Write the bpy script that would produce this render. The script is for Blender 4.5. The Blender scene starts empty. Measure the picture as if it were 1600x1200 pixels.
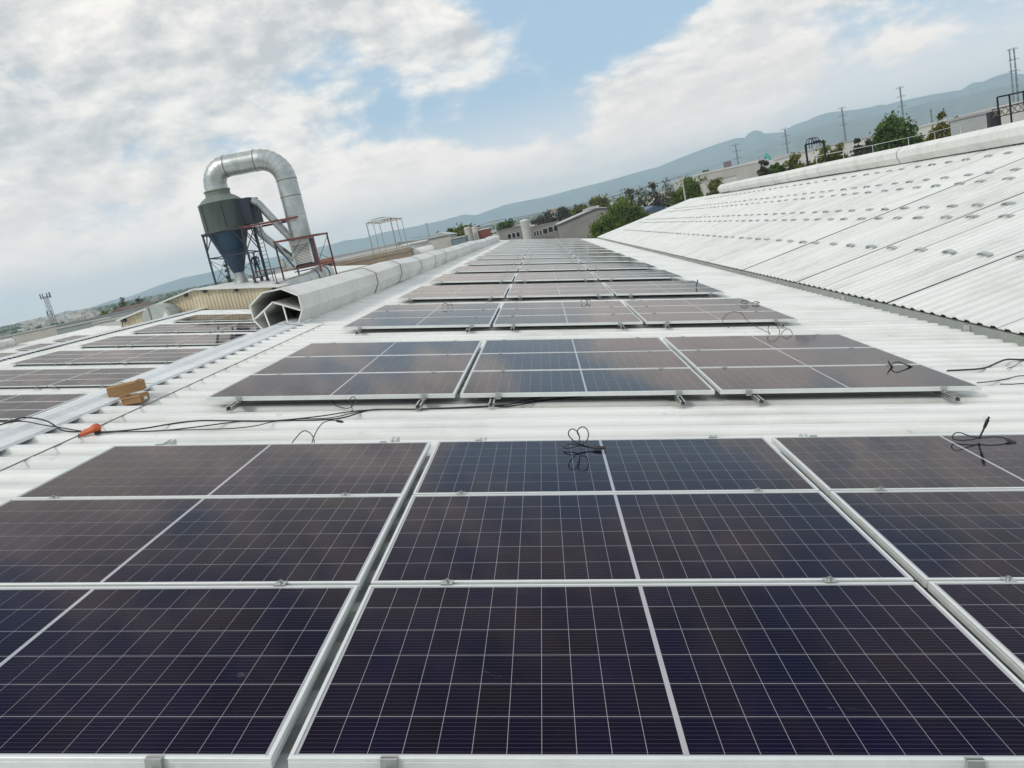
import bpy, math, random
from mathutils import Vector, Matrix, noise
R = math.radians
rnd = random.Random(7)
scn = bpy.context.scene
col = scn.collection

# ------------------------------------------------------------------ camera
CW = Vector((0.924, -1.864, 1.2164))
AX = ((0.97839, 0.03473, -0.20382), (-0.19340, -0.19486, -0.96157), (-0.07311, 0.98022, -0.18394))   # right, down, forward
cam = bpy.data.cameras.new('camera'); cam.sensor_width = 36; cam.lens = 28.268
cam.clip_start = 0.05; cam.clip_end = 60000
camo = bpy.data.objects.new('camera', cam); col.objects.link(camo)
camo.matrix_world = Matrix(((AX[0][0], -AX[1][0], -AX[2][0], CW.x), (AX[0][1], -AX[1][1], -AX[2][1], CW.y),
                            (AX[0][2], -AX[1][2], -AX[2][2], CW.z), (0, 0, 0, 1)))
scn.camera = camo

# ------------------------------------------------------------------ node helper
class NT:
    def __init__(s, tree): s.t = tree; s.n = tree.nodes; s.l = tree.links
    def add(s, typ, **kw):
        n = s.n.new(typ)
        for k, v in kw.items(): setattr(n, k, v)
        return n
    def put(s, sock, v):
        if isinstance(v, bpy.types.NodeSocket): s.l.new(v, sock)
        elif v is not None: sock.default_value = v
    def m(s, op, a, b=None, c=None, clamp=False):
        n = s.add('ShaderNodeMath', operation=op); n.use_clamp = clamp
        for i, v in enumerate((a, b, c)): s.put(n.inputs[i], v)
        return n.outputs[0]
    def vm(s, op, a, b=None, scale=None):
        n = s.add('ShaderNodeVectorMath', operation=op)
        s.put(n.inputs[0], a); s.put(n.inputs[1], b)
        if scale is not None: s.put(n.inputs['Scale'], scale)
        return n.outputs['Value'] if op in ('DOT_PRODUCT', 'LENGTH', 'DISTANCE') else n.outputs[0]
    def noise(s, vec, scale, detail=4, rough=.55, out='Fac', dist=0):
        n = s.add('ShaderNodeTexNoise'); s.put(n.inputs['Vector'], vec)
        n.inputs['Scale'].default_value = scale; n.inputs['Detail'].default_value = detail
        n.inputs['Roughness'].default_value = rough; n.inputs['Distortion'].default_value = dist
        return n.outputs[out]
    def mapr(s, v, a, b, c=0., d=1., smooth=False):
        n = s.add('ShaderNodeMapRange'); n.clamp = True
        if smooth: n.interpolation_type = 'SMOOTHSTEP'
        for i, x in enumerate((v, a, b, c, d)): s.put(n.inputs[i], x)
        return n.outputs[0]
    def mix(s, f, a, b, mode='MIX'):
        n = s.add('ShaderNodeMix', data_type='RGBA', blend_type=mode)
        s.put(n.inputs[0], f); s.put(n.inputs[6], a); s.put(n.inputs[7], b)
        return n.outputs[2]
    def mapping(s, vec, scale=(1, 1, 1), loc=(0, 0, 0)):
        n = s.add('ShaderNodeMapping'); s.put(n.inputs[0], vec)
        n.inputs['Scale'].default_value = scale; n.inputs['Location'].default_value = loc
        return n.outputs[0]
def rgb(c): return (c[0], c[1], c[2], 1)

# ------------------------------------------------------------------ sky: daylight with a broken cloud layer
SUN_DIR = Vector((-.56, -.52, .65)).normalized()
world = bpy.data.worlds.new('World'); scn.world = world; world.use_nodes = True
w = NT(world.node_tree); w.n.clear()
out = w.add('ShaderNodeOutputWorld'); bg = w.add('ShaderNodeBackground'); bg.inputs['Strength'].default_value = 0.10
w.l.new(bg.outputs[0], out.inputs[0])
sky = w.add('ShaderNodeTexSky', sky_type='NISHITA'); sky.sun_disc = False
sky.sun_elevation = math.asin(SUN_DIR.z); sky.sun_rotation = math.atan2(SUN_DIR.x, SUN_DIR.y) % (2 * math.pi)
sky.air_density = 1.0; sky.dust_density = 1.5; sky.ozone_density = 1.0
tc = w.add('ShaderNodeTexCoord'); d = tc.outputs['Generated']
sep = w.add('ShaderNodeSeparateXYZ'); w.l.new(d, sep.inputs[0])
dz = w.m('MAXIMUM', sep.outputs[2], 0.0)
inv = w.m('DIVIDE', 1.0, w.m('ADD', dz, .28))
comb = w.add('ShaderNodeCombineXYZ'); w.put(comb.inputs[0], w.m('MULTIPLY', sep.outputs[0], inv)); w.put(comb.inputs[1], w.m('MULTIPLY', sep.outputs[1], inv))
comb.inputs[2].default_value = 3.7
p = comb.outputs[0]
def blob(c, sig, amp, sz=1.):
    v = w.vm('SUBTRACT', d, Vector(c).normalized()); v = w.vm('MULTIPLY', v, (1, 1, sz))
    r2 = w.m('MULTIPLY', w.vm('DOT_PRODUCT', v, v), -1. / (sig * sig))
    return w.m('MULTIPLY', w.m('EXPONENT', r2), amp)
bias = None
for c, sg, a, sz in (((.06, .98, .175), .085, -.26, 1.6), ((.15, .97, .205), .075, -.26, 1.6), ((-.03, .99, .140), .07, -.16, 1.8), ((.0, .96, .26), .06, -.14, 1.2),
                     ((-.11, .98, .150), .05, -.12, 1.8), ((-.21, .97, .112), .055, -.16, 2.0), ((-.42, .89, .160), .035, -.18, 1.6), ((.47, .88, .075), .07, -.20, 2.),
                     ((-.33, .90, .27), .28, .12, 1.), ((.25, .96, .155), .10, .20, 1.8), ((.15, .98, .095), .12, .14, 2.2), ((-.10, .96, .225), .05, .15, 1.4),
                     ((-.15, .98, .09), .10, .10, 2.), ((-.48, .86, .12), .16, .10, 2.), ((.40, .91, .10), .06, .12, 2.), ((-.035, .97, .215), .035, .16, 1.2)):
    b = blob(c, sg, a * .64, sz); bias = b if bias is None else w.m('ADD', bias, b)
iso = w.noise(w.mapping(d, (1, 1, 1.7), (3.1, .7, 5.2)), 7.5, 10, .62, dist=.25)
n1 = w.m('ADD', w.m('MULTIPLY', w.noise(p, 2.5, 9, .57, dist=.2), .56), w.m('MULTIPLY', iso, .44))
isos = w.noise(w.mapping(d, (1, 1, 1.7), (3.085, .7, 5.228)), 7.5, 9, .62, dist=.25)
n1s = w.m('ADD', w.m('MULTIPLY', w.noise(w.vm('ADD', p, (-.025, -.035, .0)), 2.5, 8, .56, dist=.2), .56), w.m('MULTIPLY', isos, .44))
n2 = w.noise(w.mapping(d, (1, 1, 2.0), (7.3, 2.1, 0)), 9.0, 9, .60)
n3 = w.noise(w.mapping(p, (1, 1, 1), (1.3, 9.1, 0)), 1.5, 5, .55)
dens = w.m('ADD', n1, bias)
mask = w.mapr(dens, .405, .545, 0, 1, True)
lit = w.m('ADD', w.m('MULTIPLY', w.m('SUBTRACT', n1, n1s), 5.5), .5)                 # towards the sun brighter
thick = w.mapr(dens, .50, .78, 0, 1, True)
shade = w.m('SUBTRACT', w.m('ADD', w.m('MULTIPLY', lit, .70), w.m('MULTIPLY', n2, .62)), w.m('MULTIPLY', thick, .17))
shade = w.m('ADD', shade, w.m('MULTIPLY', w.m('SUBTRACT', n3, .5), .28))
shade = w.mapr(shade, .36, .86, 0, 1)
cloudc = w.mix(shade, rgb((5.8, 5.8, 5.85)), rgb((10.2, 9.6, 8.9)))
skyc = w.mix(1., sky.outputs[0], rgb((.70, .80, .86)), 'MULTIPLY')
skyc = w.mix(.60, skyc, rgb((5.1, 7.1, 9.2)))
horiz = w.mapr(dz, 0.0, .17, .85, 0., True)
skyc = w.mix(horiz, skyc, rgb((17.0, 13.8, 12.0)))
cloudc = w.mix(w.mapr(dz, 0.0, .20, .80, 0., True), cloudc, rgb((18.0, 14.4, 12.2)))
w.put(bg.inputs['Color'], w.mix(mask, skyc, cloudc))

# ------------------------------------------------------------------ sun and exposure
sun = bpy.data.lights.new('sun', 'SUN'); sun.energy = 1.5; sun.angle = R(10); sun.color = (1, .95, .87)
suno = bpy.data.objects.new('sun', sun); col.objects.link(suno)
suno.rotation_euler = SUN_DIR.to_track_quat('Z', 'Y').to_euler(); suno.location = (-30, -20, 40)
scn.view_settings.view_transform = 'Standard'; scn.view_settings.look = 'None'
scn.view_settings.exposure = 0.15; scn.view_settings.gamma = 1.0; scn.view_settings.use_curve_mapping = False
scn.render.engine = 'CYCLES'; scn.cycles.use_denoising = True
scn.cycles.max_bounces = 7; scn.cycles.volume_bounces = 4; scn.cycles.caustics_reflective = False; scn.cycles.caustics_refractive = False

# ------------------------------------------------------------------ materials
MATS = {}
def mat(name, c, rough=.5, metal=0., var=.12, scale=3., c2=None, stretch=(1, 1, 1), bump=0., bscale=40., spec=.5, rand=0., coord='Object'):
    """principled surface with a mottled base colour, roughness change and fine relief"""
    if name in MATS: return MATS[name]
    M = bpy.data.materials.new(name); M.use_nodes = True; t = NT(M.node_tree)
    b = t.n['Principled BSDF']; tcn = t.add('ShaderNodeTexCoord')
    v = tcn.outputs[coord]
    if coord == 'World': v = None
    v = t.mapping(v, stretch)
    f = t.noise(v, scale, 6, .6); g = t.noise(v, scale * 6.3, 4, .6)
    k = t.m('ADD', t.m('MULTIPLY', f, .7), t.m('MULTIPLY', g, .3))
    k = t.mapr(k, .32, .68)
    c2 = c2 or tuple(x * (1 - 2 * var) for x in c)
    cc = t.mix(k, rgb(c2), rgb(c))
    if rand:
        oi = t.add('ShaderNodeObjectInfo'); cc = t.mix(1., cc, t.mix(oi.outputs['Random'], rgb((1 - rand,) * 3), rgb((1 + rand,) * 3)), 'MULTIPLY')
    t.put(b.inputs['Base Color'], cc); b.inputs['Metallic'].default_value = metal
    t.put(b.inputs['Roughness'], t.mapr(f, .3, .7, max(.02, rough - .08), min(1, rough + .08)))
    b.inputs['Specular IOR Level'].default_value = spec
    if bump:
        bn = t.add('ShaderNodeBump'); bn.inputs['Strength'].default_value = bump; bn.inputs['Distance'].default_value = .02
        t.put(bn.inputs['Height'], t.noise(v, bscale, 5, .6)); t.put(b.inputs['Normal'], bn.outputs[0])
    MATS[name] = M; return M

def roof_mat(name, base, dirt_shade, amount, pan=0.):
    """white painted sheet: streaks along the slope, blotches, scuffs"""
    M = bpy.data.materials.new(name); M.use_nodes = True; t = NT(M.node_tree); b = t.n['Principled BSDF']
    v = t.add('ShaderNodeTexCoord').outputs['Object']; oi = t.add('ShaderNodeObjectInfo')
    geo = t.add('ShaderNodeNewGeometry'); wp = geo.outputs['Position']
    st = t.noise(t.mapping(wp, (.35, 9, .35)), 1.6, 6, .65)
    bl = t.noise(wp, .9, 6, .6); fine = t.noise(wp, 26, 5, .7); spots = t.noise(wp, 9, 3, .5)
    k = t.m('ADD', t.m('MULTIPLY', t.mapr(st, .48, .75), .55), t.m('MULTIPLY', t.mapr(bl, .48, .72), .6))
    k = t.m('ADD', k, t.m('MULTIPLY', t.mapr(fine, .55, .8), .25))
    k = t.m('ADD', k, t.m('MULTIPLY', t.mapr(spots, .68, .74), .5))
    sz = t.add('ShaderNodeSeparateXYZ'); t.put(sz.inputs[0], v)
    k = t.m('ADD', k, t.m('MULTIPLY', t.mapr(sz.outputs[2], .004, .03, 1., 0.), pan))  # rib pans darker: settled dirt plus rib shading put into the colour
    k = t.m('MULTIPLY', k, amount, clamp=True)
    c = t.mix(k, rgb(base), rgb(dirt_shade))
    c = t.mix(1., c, t.mix(oi.outputs['Random'], rgb((.93, .93, .93)), rgb((1, 1, 1))), 'MULTIPLY')
    t.put(b.inputs['Base Color'], c); t.put(b.inputs['Roughness'], t.mapr(bl, .3, .7, .38, .6))
    b.inputs['Specular IOR Level'].default_value = .35
    bn = t.add('ShaderNodeBump'); bn.inputs['Strength'].default_value = .25; bn.inputs['Distance'].default_value = .006
    t.put(bn.inputs['Height'], t.noise(t.mapping(wp, (.6, 1.5, 1)), 3., 3, .5)); t.put(b.inputs['Normal'], bn.outputs[0])
    MATS[name] = M; return M
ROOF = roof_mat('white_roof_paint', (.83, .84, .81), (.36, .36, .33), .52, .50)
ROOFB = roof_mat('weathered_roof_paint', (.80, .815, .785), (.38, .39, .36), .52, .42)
VENT = roof_mat('vent_paint', (.80, .80, .765), (.44, .42, .35), .58)
CAP = roof_mat('ridge_cap_paint', (.78, .80, .80), (.40, .41, .40), .5)

def cell_mat():
    """dark silicon under anti-reflection glass with fine horizontal conductors"""
    M = bpy.data.materials.new('solar_cell'); M.use_nodes = True; t = NT(M.node_tree); b = t.n['Principled BSDF']
    v = t.add('ShaderNodeTexCoord').outputs['Object']; oi = t.add('ShaderNodeObjectInfo')
    geo = t.add('ShaderNodeNewGeometry'); wp = geo.outputs['Position']
    s = t.add('ShaderNodeSeparateXYZ'); t.put(s.inputs[0], v)
    fr = t.m('FRACT', t.m('ADD', t.m('DIVIDE', s.outputs[1], .1657 / 9), 50.5))
    line = t.m('LESS_THAN', t.m('ABSOLUTE', t.m('SUBTRACT', fr, .5)), .030)
    tint = t.mix(oi.outputs['Random'], rgb((.0024, .0024, .0210)), rgb((.0046, .0030, .0110)))
    tint = t.mix(t.mapr(t.noise(wp, .55, 3), .42, .6), tint, rgb((.0030, .0020, .0210)))
    dust = t.m('ADD', t.m('MULTIPLY', t.mapr(t.noise(wp, 1.1, 5, .62), .45, .75), .010), t.m('MULTIPLY', t.mapr(t.noise(t.mapping(wp, (1, 2.5, 1)), 3.4, 4, .6), .66, .78), .012))
    c = t.mix(line, tint, rgb((.075, .072, .088)))
    sm = t.mapr(t.noise(t.mapping(wp, (1.2, 3.5, 1)), 2.2, 6, .7, dist=1.2), .655, .72, 0, .11)
    c = t.mix(dust, c, rgb((.55, .48, .42))); c = t.mix(sm, c, rgb((.42, .42, .46)))
    t.put(b.inputs['Base Color'], c)
    b.inputs['Roughness'].default_value = .6; b.inputs['Specular IOR Level'].default_value = 0.
    gl = t.add('ShaderNodeBsdfGlossy'); gl.inputs['Color'].default_value = (.97, .89, .83, 1)          # coated glass: weak, slightly brown reflection
    t.put(gl.inputs['Roughness'], t.mapr(t.noise(wp, 1.7, 5), .35, .7, .035, .09))
    fn = t.add('ShaderNodeFresnel'); fn.inputs['IOR'].default_value = 1.28
    mx = t.add('ShaderNodeMixShader'); t.put(mx.inputs[0], t.m('MULTIPLY', t.m('MULTIPLY', fn.outputs[0], .97), t.mapr(fn.outputs[0], .016, .17, .20, 1.))); t.l.new(b.outputs[0], mx.inputs[1]); t.l.new(gl.outputs[0], mx.inputs[2])
    t.l.new(mx.outputs[0], t.n['Material Output'].inputs[0])
    MATS['cell'] = M; return M
CELL = cell_mat()
def mm(name, c, **k): return mat(name, c, **k)
ALU = mat('anodised_aluminium', (.80, .83, .81), .40, .35, .06, 9)
RAIL = mat('mill_aluminium', (.55, .57, .55), .34, .8, .12, 12)
BACK = mat('white_backsheet', (.42, .42, .44), .10, 0, .03, 3)
BLACK = mat('black_rubber', (.012, .012, .014), .42, 0, .1, 20)
DARK = mat('dark_gap', (.03, .03, .03), .8, 0, .1, 4)
STEEL = mat('galvanised_steel', (.50, .53, .52), .42, .75, .16, 1.2)
DUCT = mat('galvanised_duct', (.60, .64, .62), .36, .75, .22, 1.3, stretch=(1, 1, 1.), bump=.35, bscale=1.6)
WHITEP = mat('white_frame_paint', (.74, .75, .72), .5, 0, .08, 6)

# ------------------------------------------------------------------ mesh builder
class MB:
    def __init__(s): s.v = []; s.f = []; s.mi = []; s.cur = 0
    def face(s, pts):
        i = len(s.v); s.v += [tuple(x) for x in pts]; s.f.append(tuple(range(i, i + len(pts)))); s.mi.append(s.cur); return s
    def hexa(s, p8):
        i = len(s.v); s.v += [tuple(x) for x in p8]
        for q in ((0, 3, 2, 1), (4, 5, 6, 7), (0, 1, 5, 4), (1, 2, 6, 5), (2, 3, 7, 6), (3, 0, 4, 7)):
            s.f.append(tuple(i + k for k in q)); s.mi.append(s.cur)
        return s
    def box(s, a, b):
        (x0, y0, z0), (x1, y1, z1) = a, b
        return s.hexa([(x0, y0, z0), (x1, y0, z0), (x1, y1, z0), (x0, y1, z0), (x0, y0, z1), (x1, y0, z1), (x1, y1, z1), (x0, y1, z1)])
    def obox(s, c, size, rz=0., tilt=None):
        m = Matrix.Rotation(rz, 3, 'Z')
        if tilt is not None: m = m @ tilt
        c = Vector(c); hx, hy, hz = [k / 2 for k in size]
        return s.hexa([c + m @ Vector(q) for q in ((-hx, -hy, -hz), (hx, -hy, -hz), (hx, hy, -hz), (-hx, hy, -hz), (-hx, -hy, hz), (hx, -hy, hz), (hx, hy, hz), (-hx, hy, hz))])
    def rings(s, rings, caps=(True, True), closed=True):
        i0 = len(s.v); n = len(rings[0])
        for r in rings: s.v += [tuple(x) for x in r]
        for k in range(len(rings) - 1):
            for j in range(n if closed else n - 1):
                a = i0 + k * n + j; b_ = i0 + k * n + (j + 1) % n
                s.f.append((a, b_, b_ + n, a + n)); s.mi.append(s.cur)
        if caps[0]: s.f.append(tuple(i0 + j for j in reversed(range(n)))); s.mi.append(s.cur)
        if caps[1]: s.f.append(tuple(i0 + (len(rings) - 1) * n + j for j in range(n))); s.mi.append(s.cur)
        return s
    def tube(s, pts, r, n=8, caps=True):
        pts = [Vector(q) for q in pts]; rs = r if isinstance(r, (list, tuple)) else [r] * len(pts)
        t = (pts[1] - pts[0]).normalized(); up = Vector((0, 0, 1)) if abs(t.z) < .9 else Vector((0, 1, 0))
        nrm = t.cross(up).normalized(); rings = []
        for k, q in enumerate(pts):
            t2 = (pts[min(k + 1, len(pts) - 1)] - pts[max(k - 1, 0)])
            t2 = t2.normalized() if t2.length > 1e-9 else t
            nrm = (nrm - t2 * nrm.dot(t2)); nrm = nrm.normalized() if nrm.length > 1e-9 else t2.orthogonal().normalized()
            bn = t2.cross(nrm)
            rings.append([q + (nrm * math.cos(6.28318 * j / n) + bn * math.sin(6.28318 * j / n)) * rs[k] for j in range(n)]); t = t2
        return s.rings(rings, (caps, caps))
    def bar(s, a, b, w_=.06, h_=None):
        a = Vector(a); b = Vector(b); t = (b - a).normalized(); h_ = h_ or w_
        up = Vector((0, 0, 1)) if abs(t.z) < .95 else Vector((0, 1, 0))
        x = t.cross(up).normalized() * w_ / 2; y = x.cross(t).normalized() * h_ / 2
        return s.hexa([a - x - y, a + x - y, a + x + y, a - x + y, b - x - y, b + x - y, b + x + y, b - x + y])
    def lathe(s, prof, c=(0, 0, 0), n=24, caps=(False, False)):
        c = Vector(c)
        return s.rings([[c + Vector((r_ * math.cos(6.28318 * j / n), r_ * math.sin(6.28318 * j / n), z)) for j in range(n)] for r_, z in prof], caps)
    def mesh(s, name, mats, smooth=False):
        me = bpy.data.meshes.new(name); me.from_pydata(s.v, [], s.f)
        for m_ in (mats if isinstance(mats, (list, tuple)) else [mats]): me.materials.append(m_)
        me.polygons.foreach_set('material_index', s.mi)
        if smooth:
            me.polygons.foreach_set('use_smooth', [True] * len(s.f))
            me.set_sharp_from_angle(angle=R(38))
        me.update(); return me
    def build(s, name, mats, parent=None, smooth=False, local=False):
        return link(name, s.mesh(name, mats, smooth), parent, local)
def link(name, me, parent=None, local=False):
    """children: vertices are in world space unless local, the parent is an Empty standing at its base"""
    o = bpy.data.objects.new(name, me); col.objects.link(o)
    if parent is not None:
        o.parent = parent
        if not local:
            r = parent; off = Vector()
            while r is not None:
                if r.get('at'): off = Vector(r['at']); break
                r = r.parent
            if r is parent: o.matrix_parent_inverse = Matrix.Translation(-off)
    return o
def tag(o, label=None, cat=None, group=None, kind=None):
    if label: o['label'] = label
    if cat: o['category'] = cat
    if group: o['group'] = group
    if kind: o['kind'] = kind
    return o
def thing(name, label, cat, loc=(0, 0, 0), group=None, rot=None, keep=True):
    o = bpy.data.objects.new(name, None); col.objects.link(o); o.location = loc; o.empty_display_size = .2
    if rot: o.rotation_euler = rot
    if keep: o['at'] = tuple(loc)
    return tag(o, label, cat, group)
def spline(pts, k=6):
    P = [Vector(q) for q in pts]; P = [P[0] * 2 - P[1]] + P + [P[-1] * 2 - P[-2]]; o = []
    for i in range(1, len(P) - 2):
        a, b, c, e = P[i - 1:i + 3]
        for j in range(k):
            t = j / k
            o.append(.5 * ((2 * b) + (c - a) * t + (2 * a - 5 * b + 4 * c - e) * t * t + (3 * b - a - 3 * c + e) * t ** 3))
    o.append(P[-2]); return o
def sight(u, v, Y):
    """point at depth Y (metres along the ridges) on the surveyed bearing u, v"""
    a, b = (u - 800) / 1256.37, (v - 600) / 1256.37
    r = Vector([AX[0][i] * a + AX[1][i] * b + AX[2][i] for i in range(3)])
    return CW + r * ((Y - CW.y) / r.y)

# ------------------------------------------------------------------ the factory roof
TH = R(10.5); CT, ST = math.cos(TH), math.sin(TH); SL = math.tan(TH)
def A(px, py, h=0., bay=0):                 # slope coordinates of the panel plane -> world
    return Vector((px * CT + h * ST - bay * 18.6, py, -px * ST + h * CT))
RX, RZ = -3.42, .49                          # main ridge
Y0, Y1 = -6.0, 78.0
GROUND = -8.6
PITCH = .31; SHEET = 5 * PITCH
factory = thing('factory_building', 'long white factory with corrugated roof bays carrying the solar panels', 'factory', (0, 0, GROUND))
def profile(h=.038):                         # one sheet across the ribs
    o = []
    for k in range(5):
        y = k * PITCH
        o += [(y, 0), (y + .145, 0), (y + .185, h), (y + .27, h)]
    return o + [(5 * PITCH - .006, 0)]
def sheet_mesh(name, length, m, seed, lift=0., rib=.038):
    r = random.Random(seed); b = MB(); pr = profile(rib); nx = 6; rows = []
    off = [r.uniform(-.003, .003) for _ in pr]
    for i in range(nx + 1):
        x = length * i / nx
        rows.append([(x, y, z + lift * (1 - i / nx) + (r.uniform(-.0035, .0035) if 0 < i < nx else 0) + off[k] * .4) for k, (y, z) in enumerate(pr)])
    b.rings(rows, (False, False), False)
    # downward lip at the free end
    last = rows[-1]
    b.rings([last, [(x, y, z - .012) for x, y, z in last]], (False, False), False)
    return b.mesh(name, m)
def slope(x_ridge, z_ridge, run, sgn, splits, m, yend=Y1, y_start=Y0, seam=.984):
    """one roof slope: a dark deck with the ribbed sheets laid on it; sgn +1 falls to the right"""
    ln = run / CT
    b = MB(); e = -.012
    def q(s_, y, h): return (x_ridge + sgn * (s_ * CT + h * ST), y, z_ridge - s_ * ST + h * CT)
    b.hexa([q(0, y_start, -.10), q(ln, y_start, -.10), q(ln, yend, -.10), q(0, yend, -.10), q(0, y_start, e), q(ln, y_start, e), q(ln, yend, e), q(0, yend, e)] if sgn > 0 else
           [q(ln, y_start, -.10), q(0, y_start, -.10), q(0, yend, -.10), q(ln, yend, -.10), q(ln, y_start, e), q(0, y_start, e), q(0, yend, e), q(ln, yend, e)])
    deck = b.build('roof_slope', DARK, factory)
    n = int((yend - y_start) / SHEET); cuts = [0] + list(splits) + [ln]
    for si in range(len(cuts) - 1):
        s0, s1 = cuts[si], cuts[si + 1]
        s1x = s1 + (.12 if si < len(cuts) - 2 else .06)
        vs = [sheet_mesh('roof_sheet', s1x - s0, m, 31 * si + k, .0, .026 if m is ROOFB else .038) for k in range(4)]
        for k in range(n):
            o = link('roof_sheet', vs[(k * 7 + si) % 4], deck, True)
            up = .004 * (len(cuts) - 2 - si) + (.002 if k % 2 else 0)
            o.scale = (1, seam if k % 3 == 2 else .997, 1)
            y = y_start + k * SHEET if sgn > 0 else y_start + (k + 1) * SHEET
            o.location = (x_ridge + sgn * (s0 * CT + up * ST), y, z_ridge - s0 * ST + up * CT)
            o.rotation_euler = (0, TH, 0) if sgn > 0 else (0, TH, math.pi)
            o.location -= Vector((0, 0, GROUND))
    return deck
# deck children use the factory Empty as frame: undo the parent inverse for local sheets
def fix_deck(deck):
    for o in deck.children: o.location = Vector(o.location) + Vector((0, 0, GROUND))
BAY = 18.6
LRX, LRZ = RX - BAY + .60, RZ - .60 * SL      # ridge of the second bay
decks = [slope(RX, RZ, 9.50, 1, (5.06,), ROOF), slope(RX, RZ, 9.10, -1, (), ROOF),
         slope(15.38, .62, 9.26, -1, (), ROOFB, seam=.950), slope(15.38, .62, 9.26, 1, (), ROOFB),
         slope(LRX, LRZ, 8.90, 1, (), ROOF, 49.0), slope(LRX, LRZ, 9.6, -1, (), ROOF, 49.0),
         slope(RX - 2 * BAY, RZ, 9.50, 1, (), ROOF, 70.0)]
for dk in decks: fix_deck(dk)
WALL = mat('cream_wall_paint', (.60, .57, .48), .7, 0, .12, .6, stretch=(1, 1, .3))
b = MB()
b.box((-62, Y0 + .2, GROUND), (24.4, Y1 - .3, -1.9)); b.build('wall', WALL, factory)
for xr, zr, x0, x1, yy in ((RX, RZ, RX - 9.1, RX + 9.5, Y1), (15.38, .62, 6.12, 24.6, Y1), (RX, RZ, RX - 9.1, RX + 9.5, Y0), (15.38, .62, 6.12, 24.6, Y0)):
    zz = zr - .16; e = .28 if yy > 0 else -.28
    b = MB()
    b.rings([[(x0, yy - e, -1.9), (x1, yy - e, -1.9), (x1, yy - e, zr - (x1 - xr) * SL - .12), (xr, yy - e, zz), (x0, yy - e, zr - (xr - x0) * SL - .12)],
             [(x0, yy - e * .5, -1.9), (x1, yy - e * .5, -1.9), (x1, yy - e * .5, zr - (x1 - xr) * SL - .12), (xr, yy - e * .5, zz), (x0, yy - e * .5, zr - (xr - x0) * SL - .12)]])
    b.build('gable_wall', WALL, factory)
# valley upstand between the main slope and the right slope
GUT = mat('gutter_steel', (.40, .43, .39), .55, .35, .18, 1.3, stretch=(1, .4, 1))
b = MB(); ze = .62 - 9.26 * SL
b.box((6.02, Y0, -1.55), (6.05, Y1 - .2, ze - .035)); b.box((6.05, Y0, ze - .060), (6.24, Y1 - .2, ze - .040)); b.box((5.92, Y0, -1.56), (6.02, Y1 - .2, -1.535)); b.build('valley_gutter', GUT, factory)
for k in range(18):
    y = 4.2 + k * 4.3; b = MB(); b.box((6.008, y, -1.50), (6.019, y + .16, ze - .04)); b.build('gutter_splice', RAIL, factory)
# ridge caps
def caps(xr, zr, ya, yb, step, seed, lift=.048):
    r = random.Random(seed); pr = [(-.37, -.110), (-.36, -.088), (-.21, -.050), (-.17, -.020), (-.06, .004), (-.01, .018), (.05, .022), (.09, .004), (.13, .000), (.17, .010), (.22, -.026), (.345, -.052), (.352, -.074)]
    y = ya; k = 0
    while y < yb - .05:
        y2 = min(y + step, yb) ; b = MB(); up = lift + (.006 if k % 2 else 0); dx = r.uniform(-.012, .012); dx2 = r.uniform(-.012, .012)
        r1 = [(xr + x + dx, y - .03, zr + z + up) for x, z in pr]; r2 = [(xr + x + dx2, y2 + .03, zr + z + up + r.uniform(-.004, .004)) for x, z in pr]
        rm = [((p_[0] + q_[0]) / 2, (y + y2) / 2, (p_[2] + q_[2]) / 2 - .003) for p_, q_ in zip(r1, r2)]
        b.rings([r1, rm, r2], (False, False), False)
        th = .004
        b.rings([[(x, y_, z - th) for x, y_, z in q_] for q_ in (r1, rm, r2)], (False, False), False)
        b.build('ridge_cap', CAP, factory); y = y2; k += 1
caps(RX, RZ, Y0, 11.2, 2.35, 3); caps(RX, RZ, 73.5, Y1, 2.35, 5)
caps(LRX, LRZ, 2, 49.0, 3.1, 4, .085)
# black blocks along the second ridge, standing in for the dark rib gaps
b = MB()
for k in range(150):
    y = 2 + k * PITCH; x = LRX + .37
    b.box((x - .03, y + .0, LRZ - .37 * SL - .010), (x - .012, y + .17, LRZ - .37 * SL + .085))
o = b.build('rib_gap_blocks', BLACK, factory); o['kind'] = 'stuff'

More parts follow.
